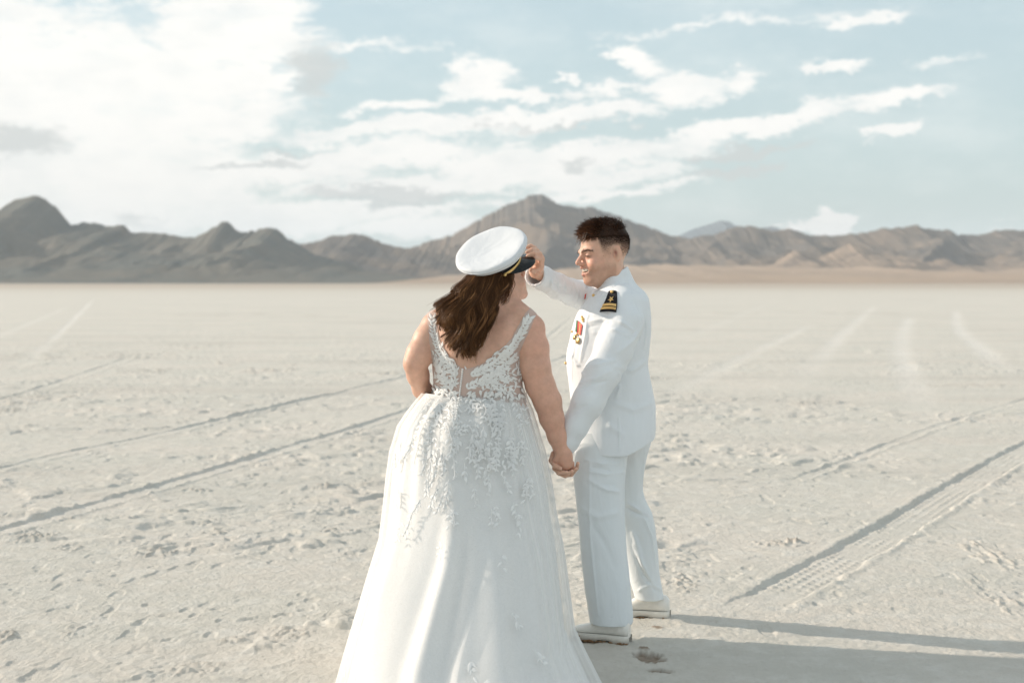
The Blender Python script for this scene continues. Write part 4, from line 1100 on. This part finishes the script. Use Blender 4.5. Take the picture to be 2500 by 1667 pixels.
    ear = np.exp(-(((y + .022) / .024) ** 2 + ((z + .004) / .036) ** 2)) * (ax > .072)
    blend(hd * side * 1.02 * (1 - np.clip(ear * 1.6, 0, 1)) * (z > -.04), (.030, .018, .013))
    stub = sstep(-.030, -.05, z) * (y > -.01) * sstep(.115, .06, -z * .5 + 0 * y)
    blend(hd * stub * (.26 + .2 * (n[:, 0])), (.36, .22, .16))
    blend(hd * G2(x, z + .0395, .027, .0035) * (y > .078) * .7, (.52, .17, .13)); blend(hd * G2(x, z + .0650, .024, .005) * (y > .078) * .8, (.55, .20, .155))
    blend(hd * (y > .070) * (np.abs(z + .0510) < .0085) * (ax < .033) * (y < .089 - ax * .5), (.20, .06, .045))
    blend(hd * np.exp(-((ax - .033 - (-.03 - z) * .25) / .0035) ** 2) * (z < -.022) * (z > -.062) * (y > .05) * .25, (.42, .19, .13))
    # eyebrows and squinting lids
    bw = .0245 + .004 * np.clip(1 - ((ax - .034) / .02) ** 2, -1, 1)
    blend(hd * np.exp(-((z - bw) / .0056) ** 2) * sstep(.012, .018, ax) * (1 - sstep(.048, .056, ax)) * (y > .055) * .55, (.05, .024, .014))
    blend(hd * np.exp(-((z - .0045 + .10 * (ax - .031) ** 1) / .0036) ** 2) * sstep(.014, .019, ax) * (1 - sstep(.042, .05, ax)) * (y > .06) * .55, (.045, .02, .015))
    blend(hd * np.exp(-(((y + .014) / .007) ** 2 + ((z - .002) / .014) ** 2)) * (ax > .070) * .9, (.22, .07, .045))  # ear hollow: its shade painted into the skin colour
    blend(hd * np.exp(-((np.hypot((y + .022) / .016, (z + .002) / .029) - 1) / .16) ** 2) * (ax > .079) * .5, (.74, .40, .29))
    o = mesh_obj('body', V, Q, M['skin'], man, True, {'skin': col})
    mbv = bvh_of(V, Q)
    def face_line(pts, r0, n=14):
        q = resample([P(*p) for p in pts], n); out = []
        for p in q:
            loc, nn, _, _ = mbv.find_nearest(Vector(p)); out.append(np.array(loc) + np.array(nn) * r0 * .4)
        return np.array(out)
    rb = np.random.default_rng(2)
    for sd in (-1, 1):
        mb = MB(); line = face_line([(sd * .014, .094, .0225), (sd * .028, .092, .0275), (sd * .042, .083, .0285), (sd * .054, .068, .0235)], .002, 60); Pp = []
        for i in range(85):
            k = rb.integers(0, 58); p0 = line[k] + (mB @ np.array((0, 0, 1))) * rb.uniform(-.0032, .0030); d = (line[k + 1] - line[k]); d /= np.linalg.norm(d) + 1e-9; d = d + mB @ np.array((0, .1, rb.uniform(-.35, .45)))
            tt = np.linspace(0, 1, 4)[:, None]; Pp.append(p0 + d * tt * rb.uniform(.005, .009) + (mB @ np.array((0, 1, 0))) * .0012)
        strands(mb, np.array(Pp), np.full((len(Pp), 4), .00042), 3, rb.uniform(.2, .7, len(Pp))); mb.build('eyebrow', M['hair_m'], o)
        mb = MB(); line = face_line([(sd * .016, .090, .0045), (sd * .028, .092, .0075), (sd * .038, .088, .0065), (sd * .047, .078, .0015)], .0012, 16)
        strands(mb, line[None] + (mB @ np.array((0, 1, 0))) * .0004, (.0011 * np.sin(np.linspace(.25, 2.9, 16)))[None], 6, np.array([.05])); mb.build('eyelashes', M['hair_m'], o)
    # upper teeth
    mb = MB(); a = np.linspace(-1.0, 1.0, 25); rows = []
    for zz, k in ((-.0425, .0), (-.0475, .0010), (-.0530, .0)):
        rows.append(np.array([P(.0315 * math.sin(q * 1.3) / math.sin(1.3), .0700 + .0250 * math.cos(q * 1.25) + k + .0006 * abs(math.sin(q * 14)), zz + .003 * abs(q) ** 2) for q in a]))
    mb.add(np.concatenate(rows), grid_faces(3, 25)); mb.build('teeth', M['teeth'], o)
    return V, Q
mV, mQ = man_body()
def man_hair():
    P = lambda x, y, z: mO + mB @ (np.array((x, y, z)) * MS)
    g = Grid(mO - .2, mO + .2, .0032)
    g.ell(P(0, -.012, .040), np.array((.080, .100, .090)) * MS, mB, .005)
    g.ell(P(0, .008, .089), np.array((.056, .058, .032)) * MS, mB, .03)
    g.ell(P(0, -.03, .096), np.array((.060, .065, .033)) * MS, mB, .03)
    f, u = mB[:, 1], mB[:, 2]
    def keep(X, Y, Z):
        zl = ((X - mO[0]) * u[0] + (Y - mO[1]) * u[1] + (Z - mO[2]) * u[2]) / MS; yl = ((X - mO[0]) * f[0] + (Y - mO[1]) * f[1] + (Z - mO[2]) * f[2]) / MS
        return (.064 + .10 * np.clip(yl, 0, 1) - .22 * np.clip(-yl - .02, 0, 1)) - zl
    g.cut(keep, g.lo, g.lo + .5, .012)
    V, Q = g.mesh(2); N = normals(V, Q)
    L = local(V, mO, mB, MS)
    mb = MB(); mb.add(V, Q, a=fbm(L[:, 0] * 60, L[:, 1] * 60, 3, 3) * .35)
    r = np.random.default_rng(9); idx = r.choice(np.nonzero(L[:, 2] > .058)[0], 4200)
    n = 9; t = np.linspace(0, 1, n); P_ = []; tn = []
    for i in idx:
        p = V[i]; l = L[i]; nn = N[i]
        ln = .014 + .013 * sstep(-.06, .08, l[1]) + r.uniform(-.004, .006)
        swirl = math.sin(l[0] * 70 + l[1] * 50) * .35
        d = mB @ np.array((swirl + r.normal(0, .30), .45 + .2 * sstep(0, .08, l[1]) + r.normal(0, .26), .10 - .75 * sstep(.06, .09, l[1]) + r.normal(0, .14)))
        d = d / np.linalg.norm(d)
        if l[2] < .085: d = d * .4 + mB @ np.array((0, .1, -.9)) * .6; ln *= .5; ln += r.uniform(0, .006)
        q = p - nn * .002 + (nn[None] * (t * ln * .42)[:, None]) + d[None] * (t ** 1.4 * ln)[:, None]
        P_.append(q); tn.append(np.clip(.30 + .38 * sstep(.0, .09, l[1]) + r.normal(0, .22), 0, 1))
    # clipped sides: short bristles thinning towards the ear
    Lm = local(mV, mO, mB, MS); Nm = normals(mV, mQ); cand = np.nonzero((Lm[:, 2] > -.015) & (Lm[:, 2] < .075) & (Lm[:, 1] < .036) & (np.abs(Lm[:, 0]) < .1) & (Lm[:, 1] > -.13))[0]
    cand = cand[~((np.abs(Lm[cand, 0]) > .072) & (np.abs(Lm[cand, 1] + .022) < .024) & (Lm[cand, 2] < .032))]
    pr = sstep(-.02, .060, Lm[cand, 2] + .25 * np.clip(-Lm[cand, 1], 0, 1)) ** 1.6; pr /= pr.sum()
    Ps = []; ts_ = np.linspace(0, 1, 3)[:, None]
    for i in r.choice(cand, 6500, p=pr):
        p = mV[i] + r.normal(0, .0013, 3); d = Nm[i] * .6 + mB @ np.array((0, -.15, -.6)) + r.normal(0, .2, 3); Ps.append(p + d * ts_ * (.003 + .006 * sstep(.02, .07, Lm[i, 2])))
    strands(mb, np.array(Ps), np.broadcast_to(np.array([.00042, .0004, .0002])[None], (len(Ps), 3)), 3, r.uniform(0, .3, len(Ps)))
    for k in range(70):           # upstanding wisps near the crown, forelock over the brow
        if k < 34:
            p = P(r.uniform(-.05, .03), r.uniform(-.085, -.02), .122 + r.uniform(-.008, .004)); d = mB @ np.array((r.normal(0, .3), -.55 + r.normal(0, .4), .75)); ln = r.uniform(.014, .030)
        else:
            p = P(r.uniform(-.055, .03), .082 + r.uniform(-.006, .006), .085 + r.uniform(-.004, .014)); d = mB @ np.array((r.normal(0, .3), .35, -.9)); ln = r.uniform(.016, .034)
        P_.append(p[None] + d[None] * (t * ln)[:, None] + (mB @ np.array((0, .25, -.3)))[None] * ((t ** 2) * ln)[:, None]); tn.append(.45)
    strands(mb, np.array(P_), np.broadcast_to(.0008 * (1 - .6 * t ** 2)[None], (len(P_), n)), 3, np.array(tn))
    mb.build('hair', M['hair_m'], man)
man_hair()

def jacket():
    lo = (W(1272, 700, 5.9)[0], 5.60, .68); hi = (W(1625, 700, 6.0)[0], 6.42, 1.58)
    g = Grid(lo, hi, .0036)
    z_ = lambda py: W(1500, py, MY)[2]
    xs = lambda px: W(px, 900, MY)[0]
    def sec(py, l, r, b): return (z_(py), (xs(l) + xs(r)) / 2, MY, (xs(r) - xs(l)) / 2, b)
    g.loft([sec(688, 1478, 1540, .06), sec(700, 1462, 1560, .10), sec(716, 1446, 1576, .14), sec(735, 1432, 1583, .165), sec(765, 1410, 1586, .18), sec(806, 1396, 1587, .182), sec(860, 1383, 1583, .178), sec(889, 1383, 1580, .172), sec(937, 1390, 1590, .17), sec(988, 1396, 1600, .175), sec(1042, 1398, 1600, .192), sec(1080, 1400, 1596, .200), sec(1140, 1400, 1592, .202)], .02, 2.3, .10)
    # hem
    def hem(X, Y, Z): return (.770 + np.maximum(0, X - .47) * .42 + (Y - 6.0) * .06) - Z
    g.cut(hem, g.lo, g.lo + 2, .006)
    # shoulders and sleeves
    g.chain([W(1500, 712, 5.95), W(1520, 745, 5.87), W(1527, 785, 5.835)], [.055, .062, .070], .03)
    g.chain([W(1527, 785, 5.835), W(1500, 850, 5.80), W(1470, 912, 5.765), W(1436, 980, 5.745), W(1404, 1040, 5.745), W(1384, 1076, 5.748), W(1372, 1098, 5.752)],
            [.072, .076, .073, .064, .053, .046, .043], .018)
    g.chain([W(1485, 715, 6.08), W(1462, 722, 6.16), W(1425, 722, 6.19), W(1392, 712, 6.16)], [.06, .062, .060, .056], .03)
    g.chain([W(1392, 712, 6.16), W(1360, 698, 6.07), W(1325, 680, 5.95), W(1306, 672, 5.885)], [.056, .054, .049, .047], .014)
    # standing collar
    a = W(1508, 712, 6.0); b = W(1493, 655, 5.995)
    g.cone(a, b, .082, .066, .012)
    ca = W(1495, 671, 5.995); cn = np.array((-.50, 0, .866))
    g.cut(lambda X, Y, Z: (X - ca[0]) * cn[0] + (Z - ca[2]) * cn[2] + 0 * Y, W(1440, 705, 5.85), W(1560, 590, 6.15), .003)
    ax = (b - a) / np.linalg.norm(b - a)
    g.cone(ca - ax * .03, ca + ax * .05, .0590, .0590, .003, 'sub')
    # cut the cuffs square and hollow them
    for wpt, e in ((W(1372, 1092, 5.752), W(1404, 1040, 5.745)), (W(1308, 673, 5.89), W(1360, 698, 6.07))):
        d = wpt - e; d /= np.linalg.norm(d); end = wpt + d * .006
        g.cut(lambda X, Y, Z: np.where((X - end[0]) ** 2 + (Y - end[1]) ** 2 + (Z - end[2]) ** 2 < .075 ** 2, (X - end[0]) * d[0] + (Y - end[1]) * d[1] + (Z - end[2]) * d[2], -1.), end - .08, end + .08, .002)
        g.cone(end - d * .045, end + d * .03, .036, .0385, .002, 'sub')
    V, Q = g.mesh(2); N = normals(V, Q)
    bv = bvh_of(V, Q)
    def pl(*pp):
        out = []
        for p in pp:
            h, n = hit_px(bv, *p)
            if h is not None: out.append(h)
        return out
    F = []
    def add(pp, w, a):
        q = pl(*pp)
        if len(q) > 1: F.append((q, w, a))
    # drag lines on the upper arm, elbow folds, back drape, raised-sleeve creases
    for pp, w, a in (([(1440, 785), (1480, 778), (1520, 788), (1545, 806)], .008, .005), ([(1440, 797), (1485, 790), (1530, 802)], .006, -.004), ([(1450, 812), (1500, 806), (1535, 822)], .008, .004),
                     ([(1425, 905), (1460, 890), (1500, 880)], .009, .005), ([(1415, 935), (1450, 925), (1490, 905)], .008, .005), ([(1420, 950), (1455, 935), (1480, 930)], .006, -.004), ([(1405, 985), (1440, 965)], .010, .004), ([(1395, 1010), (1430, 990)], .008, -.003),
                     ([(1510, 910), (1512, 945), (1505, 970)], .007, .005), ([(1510, 860), (1545, 830), (1565, 800)], .010, .005), ([(1505, 895), (1540, 905), (1575, 880)], .012, .005), ([(1500, 985), (1545, 1000), (1590, 985)], .014, .004), ([(1460, 1010), (1490, 1040), (1520, 1060)], .014, .004), ([(1570, 760), (1577, 800), (1572, 850)], .006, .004),
                     ([(1510, 1020), (1512, 1060), (1512, 1100)], .004, .003), ([(1548, 735), (1566, 780), (1562, 830), (1540, 870)], .005, -.003),
                     ([(1310, 650), (1318, 672), (1310, 698)], .006, .004), ([(1335, 655), (1345, 690), (1338, 715)], .007, .006), ([(1350, 662), (1362, 700), (1355, 730)], .007, -.006), ([(1372, 670), (1380, 700), (1372, 735)], .007, .007), ([(1385, 674), (1396, 705), (1390, 742)], .006, -.005), ([(1340, 700), (1362, 712), (1392, 720)], .007, .006), ([(1400, 690), (1410, 720), (1402, 745)], .006, .005), ([(1325, 668), (1350, 690), (1370, 700)], .006, -.004),
                     ([(1440, 705), (1428, 745), (1412, 800), (1400, 870), (1398, 930)], .004, .003), ([(1436, 770), (1430, 820), (1418, 880)], .008, .005), ([(1462, 705), (1500, 698), (1530, 690)], .006, -.004), ([(1450, 740), (1470, 725), (1488, 712)], .009, .005), ([(1395, 860), (1410, 890), (1425, 915)], .008, .006)):
        add(pp, w, a)
    F = [(a, b, c * 1.5) for a, b, c in F]; V = folds(V, N, F)
    nz = fbm(V[:, 0] * 14 + V[:, 1] * 6, V[:, 2] * 9, 3, 31) - .5
    V = V + N * (nz * .006)[:, None]
    o = mesh_obj('jacket', V, Q, M['uniform'], man)
    return o, V, Q
jk, jV, jQ = jacket()
jb = bvh_of(jV, jQ)

def plate(poly_fn, nu, nv, off, thick, material, name, parent, a=.5):
    """patch of points given by px/py function laid on the jacket, as a thin solid"""
    top = []; 
    pts = []; nn = []
    for j in range(nv):
        for i in range(nu):
            p, n = hit_px(jb, *poly_fn(i / (nu - 1), j / (nv - 1)))
            if p is None: return None
            pts.append(p); nn.append(n)
    pts = np.array(pts); nm = np.array(nn).mean(0); nm /= np.linalg.norm(nm)
    nn = np.array(nn) * .25 + nm * .75
    # stiff board: fit a gently curved surface rather than every wrinkle
    uu, vv = np.meshgrid(np.linspace(0, 1, nu), np.linspace(0, 1, nv)); A = np.stack([np.ones(nu * nv), uu.ravel(), vv.ravel(), uu.ravel() ** 2, vv.ravel() ** 2, (uu * vv).ravel()], 1)
    co, *_ = np.linalg.lstsq(A, pts, rcond=None); pf = A @ co
    lift = max(0, ((pts - pf) @ nm).max())
    pf = pf + nm * (lift * .8 + off)
    f = grid_faces(nv, nu); mb = MB(); T = pf + nm * thick
    mb.add(T, f); mb.add(pf, f[:, ::-1])
    n = nu * nv; e = []
    for i in range(nu - 1): e += [[i, i + 1, n + i + 1, n + i], [(nv - 1) * nu + i + 1, (nv - 1) * nu + i, n + (nv - 1) * nu + i, n + (nv - 1) * nu + i + 1]]
    for j in range(nv - 1): e += [[(j + 1) * nu, j * nu, n + j * nu, n + (j + 1) * nu], [j * nu + nu - 1, (j + 1) * nu + nu - 1, n + (j + 1) * nu + nu - 1, n + j * nu + nu - 1]]
    mb.Q.append(np.array(e)[:, ::-1])
    o = mb.build(name, material, parent, False)
    return o, co, nm, lift * .8 + off + thick
# shoulder board: polygon in picture coordinates of its corners
EPL = np.array([(1497, 711), (1480, 723), (1469, 765)], float); EPR = np.array([(1497, 711), (1514, 722), (1503, 766)], float)
def ep_fn(u, v):
    # v: 0 at pointed button end -> 1 at the sleeve end
    k = .22
    if v < k:
        f = v / k; l = EPL[0] + (EPL[1] - EPL[0]) * f; r = EPR[0] + (EPR[1] - EPR[0]) * f
        if v == 0: l = l + np.array((-3, 1)); r = r + np.array((3, 1))
    else:
        f = (v - k) / (1 - k); l = EPL[1] + (EPL[2] - EPL[1]) * f; r = EPR[1] + (EPR[2] - EPR[1]) * f
    p = l + (r - l) * u; p = p + np.array((0, -6 * v * v)) * math.sin(math.pi * u)
    return p
ep = plate(ep_fn, 9, 10, .001, .004, M['black'], 'shoulder_board', jk)
if ep:
    epo, eco, enm, etop = ep
    def on_board(u, v, extra=.0008):
        A = np.array([1, u, v, u * u, v * v, u * v]); return A @ eco + enm * (etop + extra)
    for v0, v1 in ((.63, .745), (.785, .90)):
        mb = MB(); pts = []; us = np.linspace(.0, 1., 9)
        for v in (v0, v1):
            for u in us: pts.append(on_board(u, v))
        mb.add(pts, grid_faces(2, 9)); mb.add(np.array(pts) + enm * .0015, grid_faces(2, 9)[:, ::-1])
        mb.Q.append(np.array([[i, i + 1, 18 + i + 1, 18 + i] for i in range(8)] + [[9 + i + 1, 9 + i, 27 + i, 27 + i + 1] for i in range(8)]))
        mb.build('stripe', M['gold'], epo, False)
    c = on_board(.5, .43); ex = on_board(.85, .43) - on_board(.15, .43); ex /= np.linalg.norm(ex); ey = np.cross(enm, ex); 
    mb = MB(); V = []
    sgn = -1 if ey[2] > 0 else 1
    for i in range(10):
        a = math.pi / 2 * 1 + i * math.pi / 5; rr = .0165 if i % 2 == 0 else .0068; V.append(c + (ex * math.cos(a) + ey * sgn * math.sin(a)) * rr)
    V.append(c + enm * .003); mb.add(V, None, [[10, i, (i + 1) % 10] for i in range(10)]); mb.build('star', M['gold'], epo, False)
    mb = MB(); ball(mb, on_board(.5, .09, .002), .0068, 14, 9); mb.build('button', M['gold'], epo)
# medals and pins on the left chest
def quad_px(p4, nu=5, nv=8):
    p4 = np.array(p4, float)
    return lambda u, v: (p4[0] * (1 - u) + p4[1] * u) * (1 - v) + (p4[3] * (1 - u) + p4[2] * u) * v
for p4, mt in (([(1410, 782), (1413, 784), (1410, 812), (1407, 810)], 'ribbon_green'), ([(1413, 784), (1417, 787), (1414, 816), (1410, 812)], 'ribbon'), ([(1416, 787), (1419, 790), (1416, 818), (1413, 815)], 'ribbon_yellow'), ([(1419, 790), (1423, 794), (1419, 818), (1416, 818)], 'ribbon')):
    plate(quad_px(p4), 3, 5, .002, .002, M[mt], 'medal_ribbon', jk)
for (px, py, r_, mt) in ((1405, 824, .0105, 'bronze'), (1413, 832, .0135, 'bronze'), (1409, 817, .006, 'gold')):
    p, n = hit_px(jb, px, py)
    if p is not None:
        mb = MB(); B_ = basis(n, (0, 0, 1)); u = np.linspace(0, 2 * np.pi, 24, endpoint=False); V = [p + n * .007 + B_ @ (np.array((math.cos(a) * k, 0, math.sin(a) * k))) for k in (r_, r_ * .85) for a in u]
        V = np.array(V); V[24:] += n * .0015; V2 = V[:24] - n * .003
        mb.add(np.concatenate([V2, V, [p + n * .009]]), grid_faces(3, 24, True), [[48 + i, 48 + (i + 1) % 24, 72] for i in range(24)]); mb.build('medal', M[mt], jk)
for (px, py, r_) in ((1424, 779, .007), (1422, 774, .005), (1425, 784, .005), (1450, 722, .0065), (1383, 886, .006), (1398, 810, .005)):
    p, n = hit_px(jb, px, py)
    if p is not None: mb = MB(); ball(mb, p + n * .003, r_, 12, 8); mb.build('button' if py in (722, 886, 810) else 'pin', M['gold'], jk)
plate(quad_px([(1429, 719), (1432, 716), (1430, 729), (1427, 731)]), 3, 4, .002, .002, M['ribbon'], 'ribbon_bar', jk)

def trousers():
    lo = (W(1385, 700, 5.9)[0], 5.62, .03); hi = (W(1640, 700, 6.2)[0], 6.42, .86)
    g = Grid(lo, hi, .0042)
    def leg(Yt, Yb, rows, depth):
        secs = []
        for py, l, r, b in rows:
            f = (py - 1080) / 450.; Y = Yt + (Yb - Yt) * f; zl = W(l, py, Y); zr = W(r, py, Y)
            secs.append(((zl[2] + zr[2]) / 2, (zl[0] + zr[0]) / 2, Y, (zr[0] - zl[0]) / 2, b))
        g.loft(secs, .012, 2.2)
    leg(5.915, 5.80, [(1050, 1408, 1545, .095), (1085, 1404, 1540, .10), (1119, 1403, 1530, .10), (1161, 1400, 1526, .10), (1201, 1404, 1523, .098), (1248, 1408, 1523, .092), (1319, 1415, 1525, .088), (1370, 1420, 1530, .086), (1423, 1426, 1538, .086), (1492, 1434, 1543, .088), (1519, 1440, 1543, .089)], .1)
    leg(6.12, 6.20, [(1070, 1470, 1592, .12), (1112, 1475, 1580, .105), (1163, 1480, 1571, .095), (1199, 1484, 1569, .088), (1225, 1488, 1578, .086), (1250, 1495, 1592, .085), (1289, 1505, 1600, .083), (1349, 1520, 1607, .080), (1408, 1536, 1611, .078), (1440, 1545, 1616, .078), (1459, 1551, 1619, .078)], .1)
    V, Q = g.mesh(2); N = normals(V, Q); bv = bvh_of(V, Q); F = []
    for pp, w, a in (([(1430, 1122), (1470, 1132), (1515, 1130)], .007, .005), ([(1440, 1150), (1480, 1158), (1520, 1152)], .007, .005), ([(1445, 1140), (1490, 1148)], .006, -.005), ([(1440, 1172), (1480, 1195), (1510, 1200)], .009, .006), ([(1460, 1185), (1500, 1182)], .006, -.003), ([(1420, 1240), (1460, 1262), (1505, 1250)], .014, .005), ([(1445, 1280), (1480, 1330), (1500, 1380)], .014, -.004),
                     ([(1534, 1228), (1560, 1245), (1590, 1246)], .008, .009), ([(1530, 1240), (1552, 1252), (1580, 1262)], .007, -.007), ([(1545, 1300), (1560, 1340), (1568, 1380)], .010, .007), ([(1548, 1330), (1565, 1370), (1590, 1420)], .009, .006), ([(1555, 1360), (1570, 1400), (1600, 1440)], .007, -.006), ([(1560, 1440), (1585, 1425), (1612, 1438)], .007, .006), ([(1570, 1260), (1590, 1310), (1600, 1380)], .006, .005),
                     ([(1525, 1110), (1522, 1220), (1524, 1320), (1540, 1430), (1542, 1515)], .006, .005), ([(1433, 1500), (1490, 1507), (1540, 1500)], .003, -.002), ([(1575, 1100), (1568, 1170), (1572, 1220)], .005, .004), ([(1440, 1130), (1440, 1300), (1460, 1500)], .006, .004)):
        q = [h for h in (hit_px(bv, *p)[0] for p in pp) if h is not None]
        if len(q) > 1: F.append((q, w, a))
    F = [(a, b, c * 1.3) for a, b, c in F]; V = folds(V, N, F); V = V + N * ((fbm(V[:, 0] * 12 + V[:, 1] * 6, V[:, 2] * 6, 3, 33) - .5) * .010)[:, None]
    mesh_obj('trousers', V, Q, M['trouser'], man)
trousers()
def shoe(toe, heel, Lx, w, mudn):
    """toe, heel ground points"""
    toe = np.array(toe); heel = np.array(heel); f = toe - heel; Ln = np.linalg.norm(f); f = np.array((*(f / Ln), 0)); r = np.cross(f, (0, 0, 1)); O = np.array((*heel, 0.004))
    t = np.linspace(0, 1, 40); ph = np.linspace(0, 2 * np.pi, 40, endpoint=False)
    halfw = np.interp(t, [0, .04, .15, .35, .55, .72, .86, .95, 1], [.018, .030, .036, .034, .041, .047, .042, .028, .008]) * w
    top = np.interp(t, [0, .04, .2, .38, .5, .62, .75, .88, .96, 1], [.080, .098, .104, .098, .086, .070, .060, .052, .042, .030])
    V = []
    for tt, hw, tp in zip(t, halfw, top):
        bz = .022
        for a in ph:
            c, s = math.cos(a), math.sin(a); e = .75
            x = hw * np.sign(c) * abs(c) ** e; z = bz + (tp - bz) * (.5 + .5 * np.sign(s) * abs(s) ** .8)
            x *= 1 - .25 * max(0, s) 
            V.append(O + f * tt * Ln + r * x + np.array((0, 0, z)))
    mb = MB(); mb.add(V, grid_faces(40, 40, True)); 
    for row, c_ in ((0, 0), (39, 1)):
        i = np.arange(40); ctr = np.mean(V[row * 40:row * 40 + 40], 0); mb.add(np.concatenate([V[row * 40:row * 40 + 40], [ctr]]), None, np.stack([i, (i + 1) % 40, np.full(40, 40)], 1))
    so = mb.build('shoe', M['leather'], man)
    # welt + sole, arched before the heel block
    mb = MB(); V = []; n = 40
    out = [(1.06, .016), (1.09, .019), (1.06, .023)]
    low = np.where((t > .30) & (t < .36), .010, np.where(t < .30, .0, .010)) * 0 + np.where(t < .30, 0, np.where(t < .5, .008, .002))
    prof = []
    for side in (-1, 1):
        rows = []
        for tt, hw, lw in zip(t, halfw, low):
            tt2 = (tt - .5) * 1.03 + .5
            p = O + f * tt2 * Ln
            rows.append([p + r * side * (hw * 1.0 + .0005) + np.array((0, 0, .032)), p + r * side * (hw * 1.0 + .0022) + np.array((0, 0, .029)), p + r * side * (hw * 1.0 + .001) + np.array((0, 0, lw)), p + np.array((0, 0, lw))])
        rows = np.array(rows); mb.add(rows.reshape(-1, 3), grid_faces(40, 4)[:, ::side])
    for idx in (0, 39):
        pass
    mb.build('sole', M['sole'], so)
    mb = MB(); rr = np.random.default_rng(int(mudn * 10))
    for k in range(int(70 * mudn)):
        tt = rr.uniform(.0, 1.0); sd = 1; hw = np.interp(tt, t, halfw) + .004
        side = 1 if (O + r)[1] < O[1] else -1
        c = O + f * tt * Ln + r * side * hw * 1.0 + np.array((0, 0, rr.uniform(-.003, .004 + .016 * (tt > .78)))); ball(mb, c, rr.uniform(.002, .005), 6, 5, (1.6, 1, .8))
    mb.build('mud', M['mud'], so)
shoe(GP(1393, 1555)[:2], GP(1537, 1571)[:2], 0, .95, 1.0)
shoe(GP(1480, 1500)[:2], GP(1634, 1510)[:2], 0, .92, .5)

# ------------------------------------------------------------------ haze
def haze():
    m = bpy.data.materials.new('thin_air'); m.use_nodes = True; t = NT(m.node_tree); t.n.clear()
    out = t.new('ShaderNodeOutputMaterial'); v = t.new('ShaderNodeVolumePrincipled'); t.l.new(v.outputs[0], out.inputs['Volume'])
    v.inputs['Color'].default_value = (.86, .93, 1, 1); v.inputs['Density'].default_value = 4.5e-5; v.inputs['Anisotropy'].default_value = 0
    x, y0, y1, z0, z1 = 11500, -600, 19500, -12, 730
    V = [(a, b, c) for a in (-x, x) for b in (y0, y1) for c in (z0, z1)]
    o = mesh_obj('haze', V, np.array([[0, 1, 3, 2], [4, 6, 7, 5], [0, 4, 5, 1], [2, 3, 7, 6], [0, 2, 6, 4], [1, 5, 7, 3]]), m, None, False); tag(o, kind='stuff')
haze()
S.cycles.volume_bounces = 0
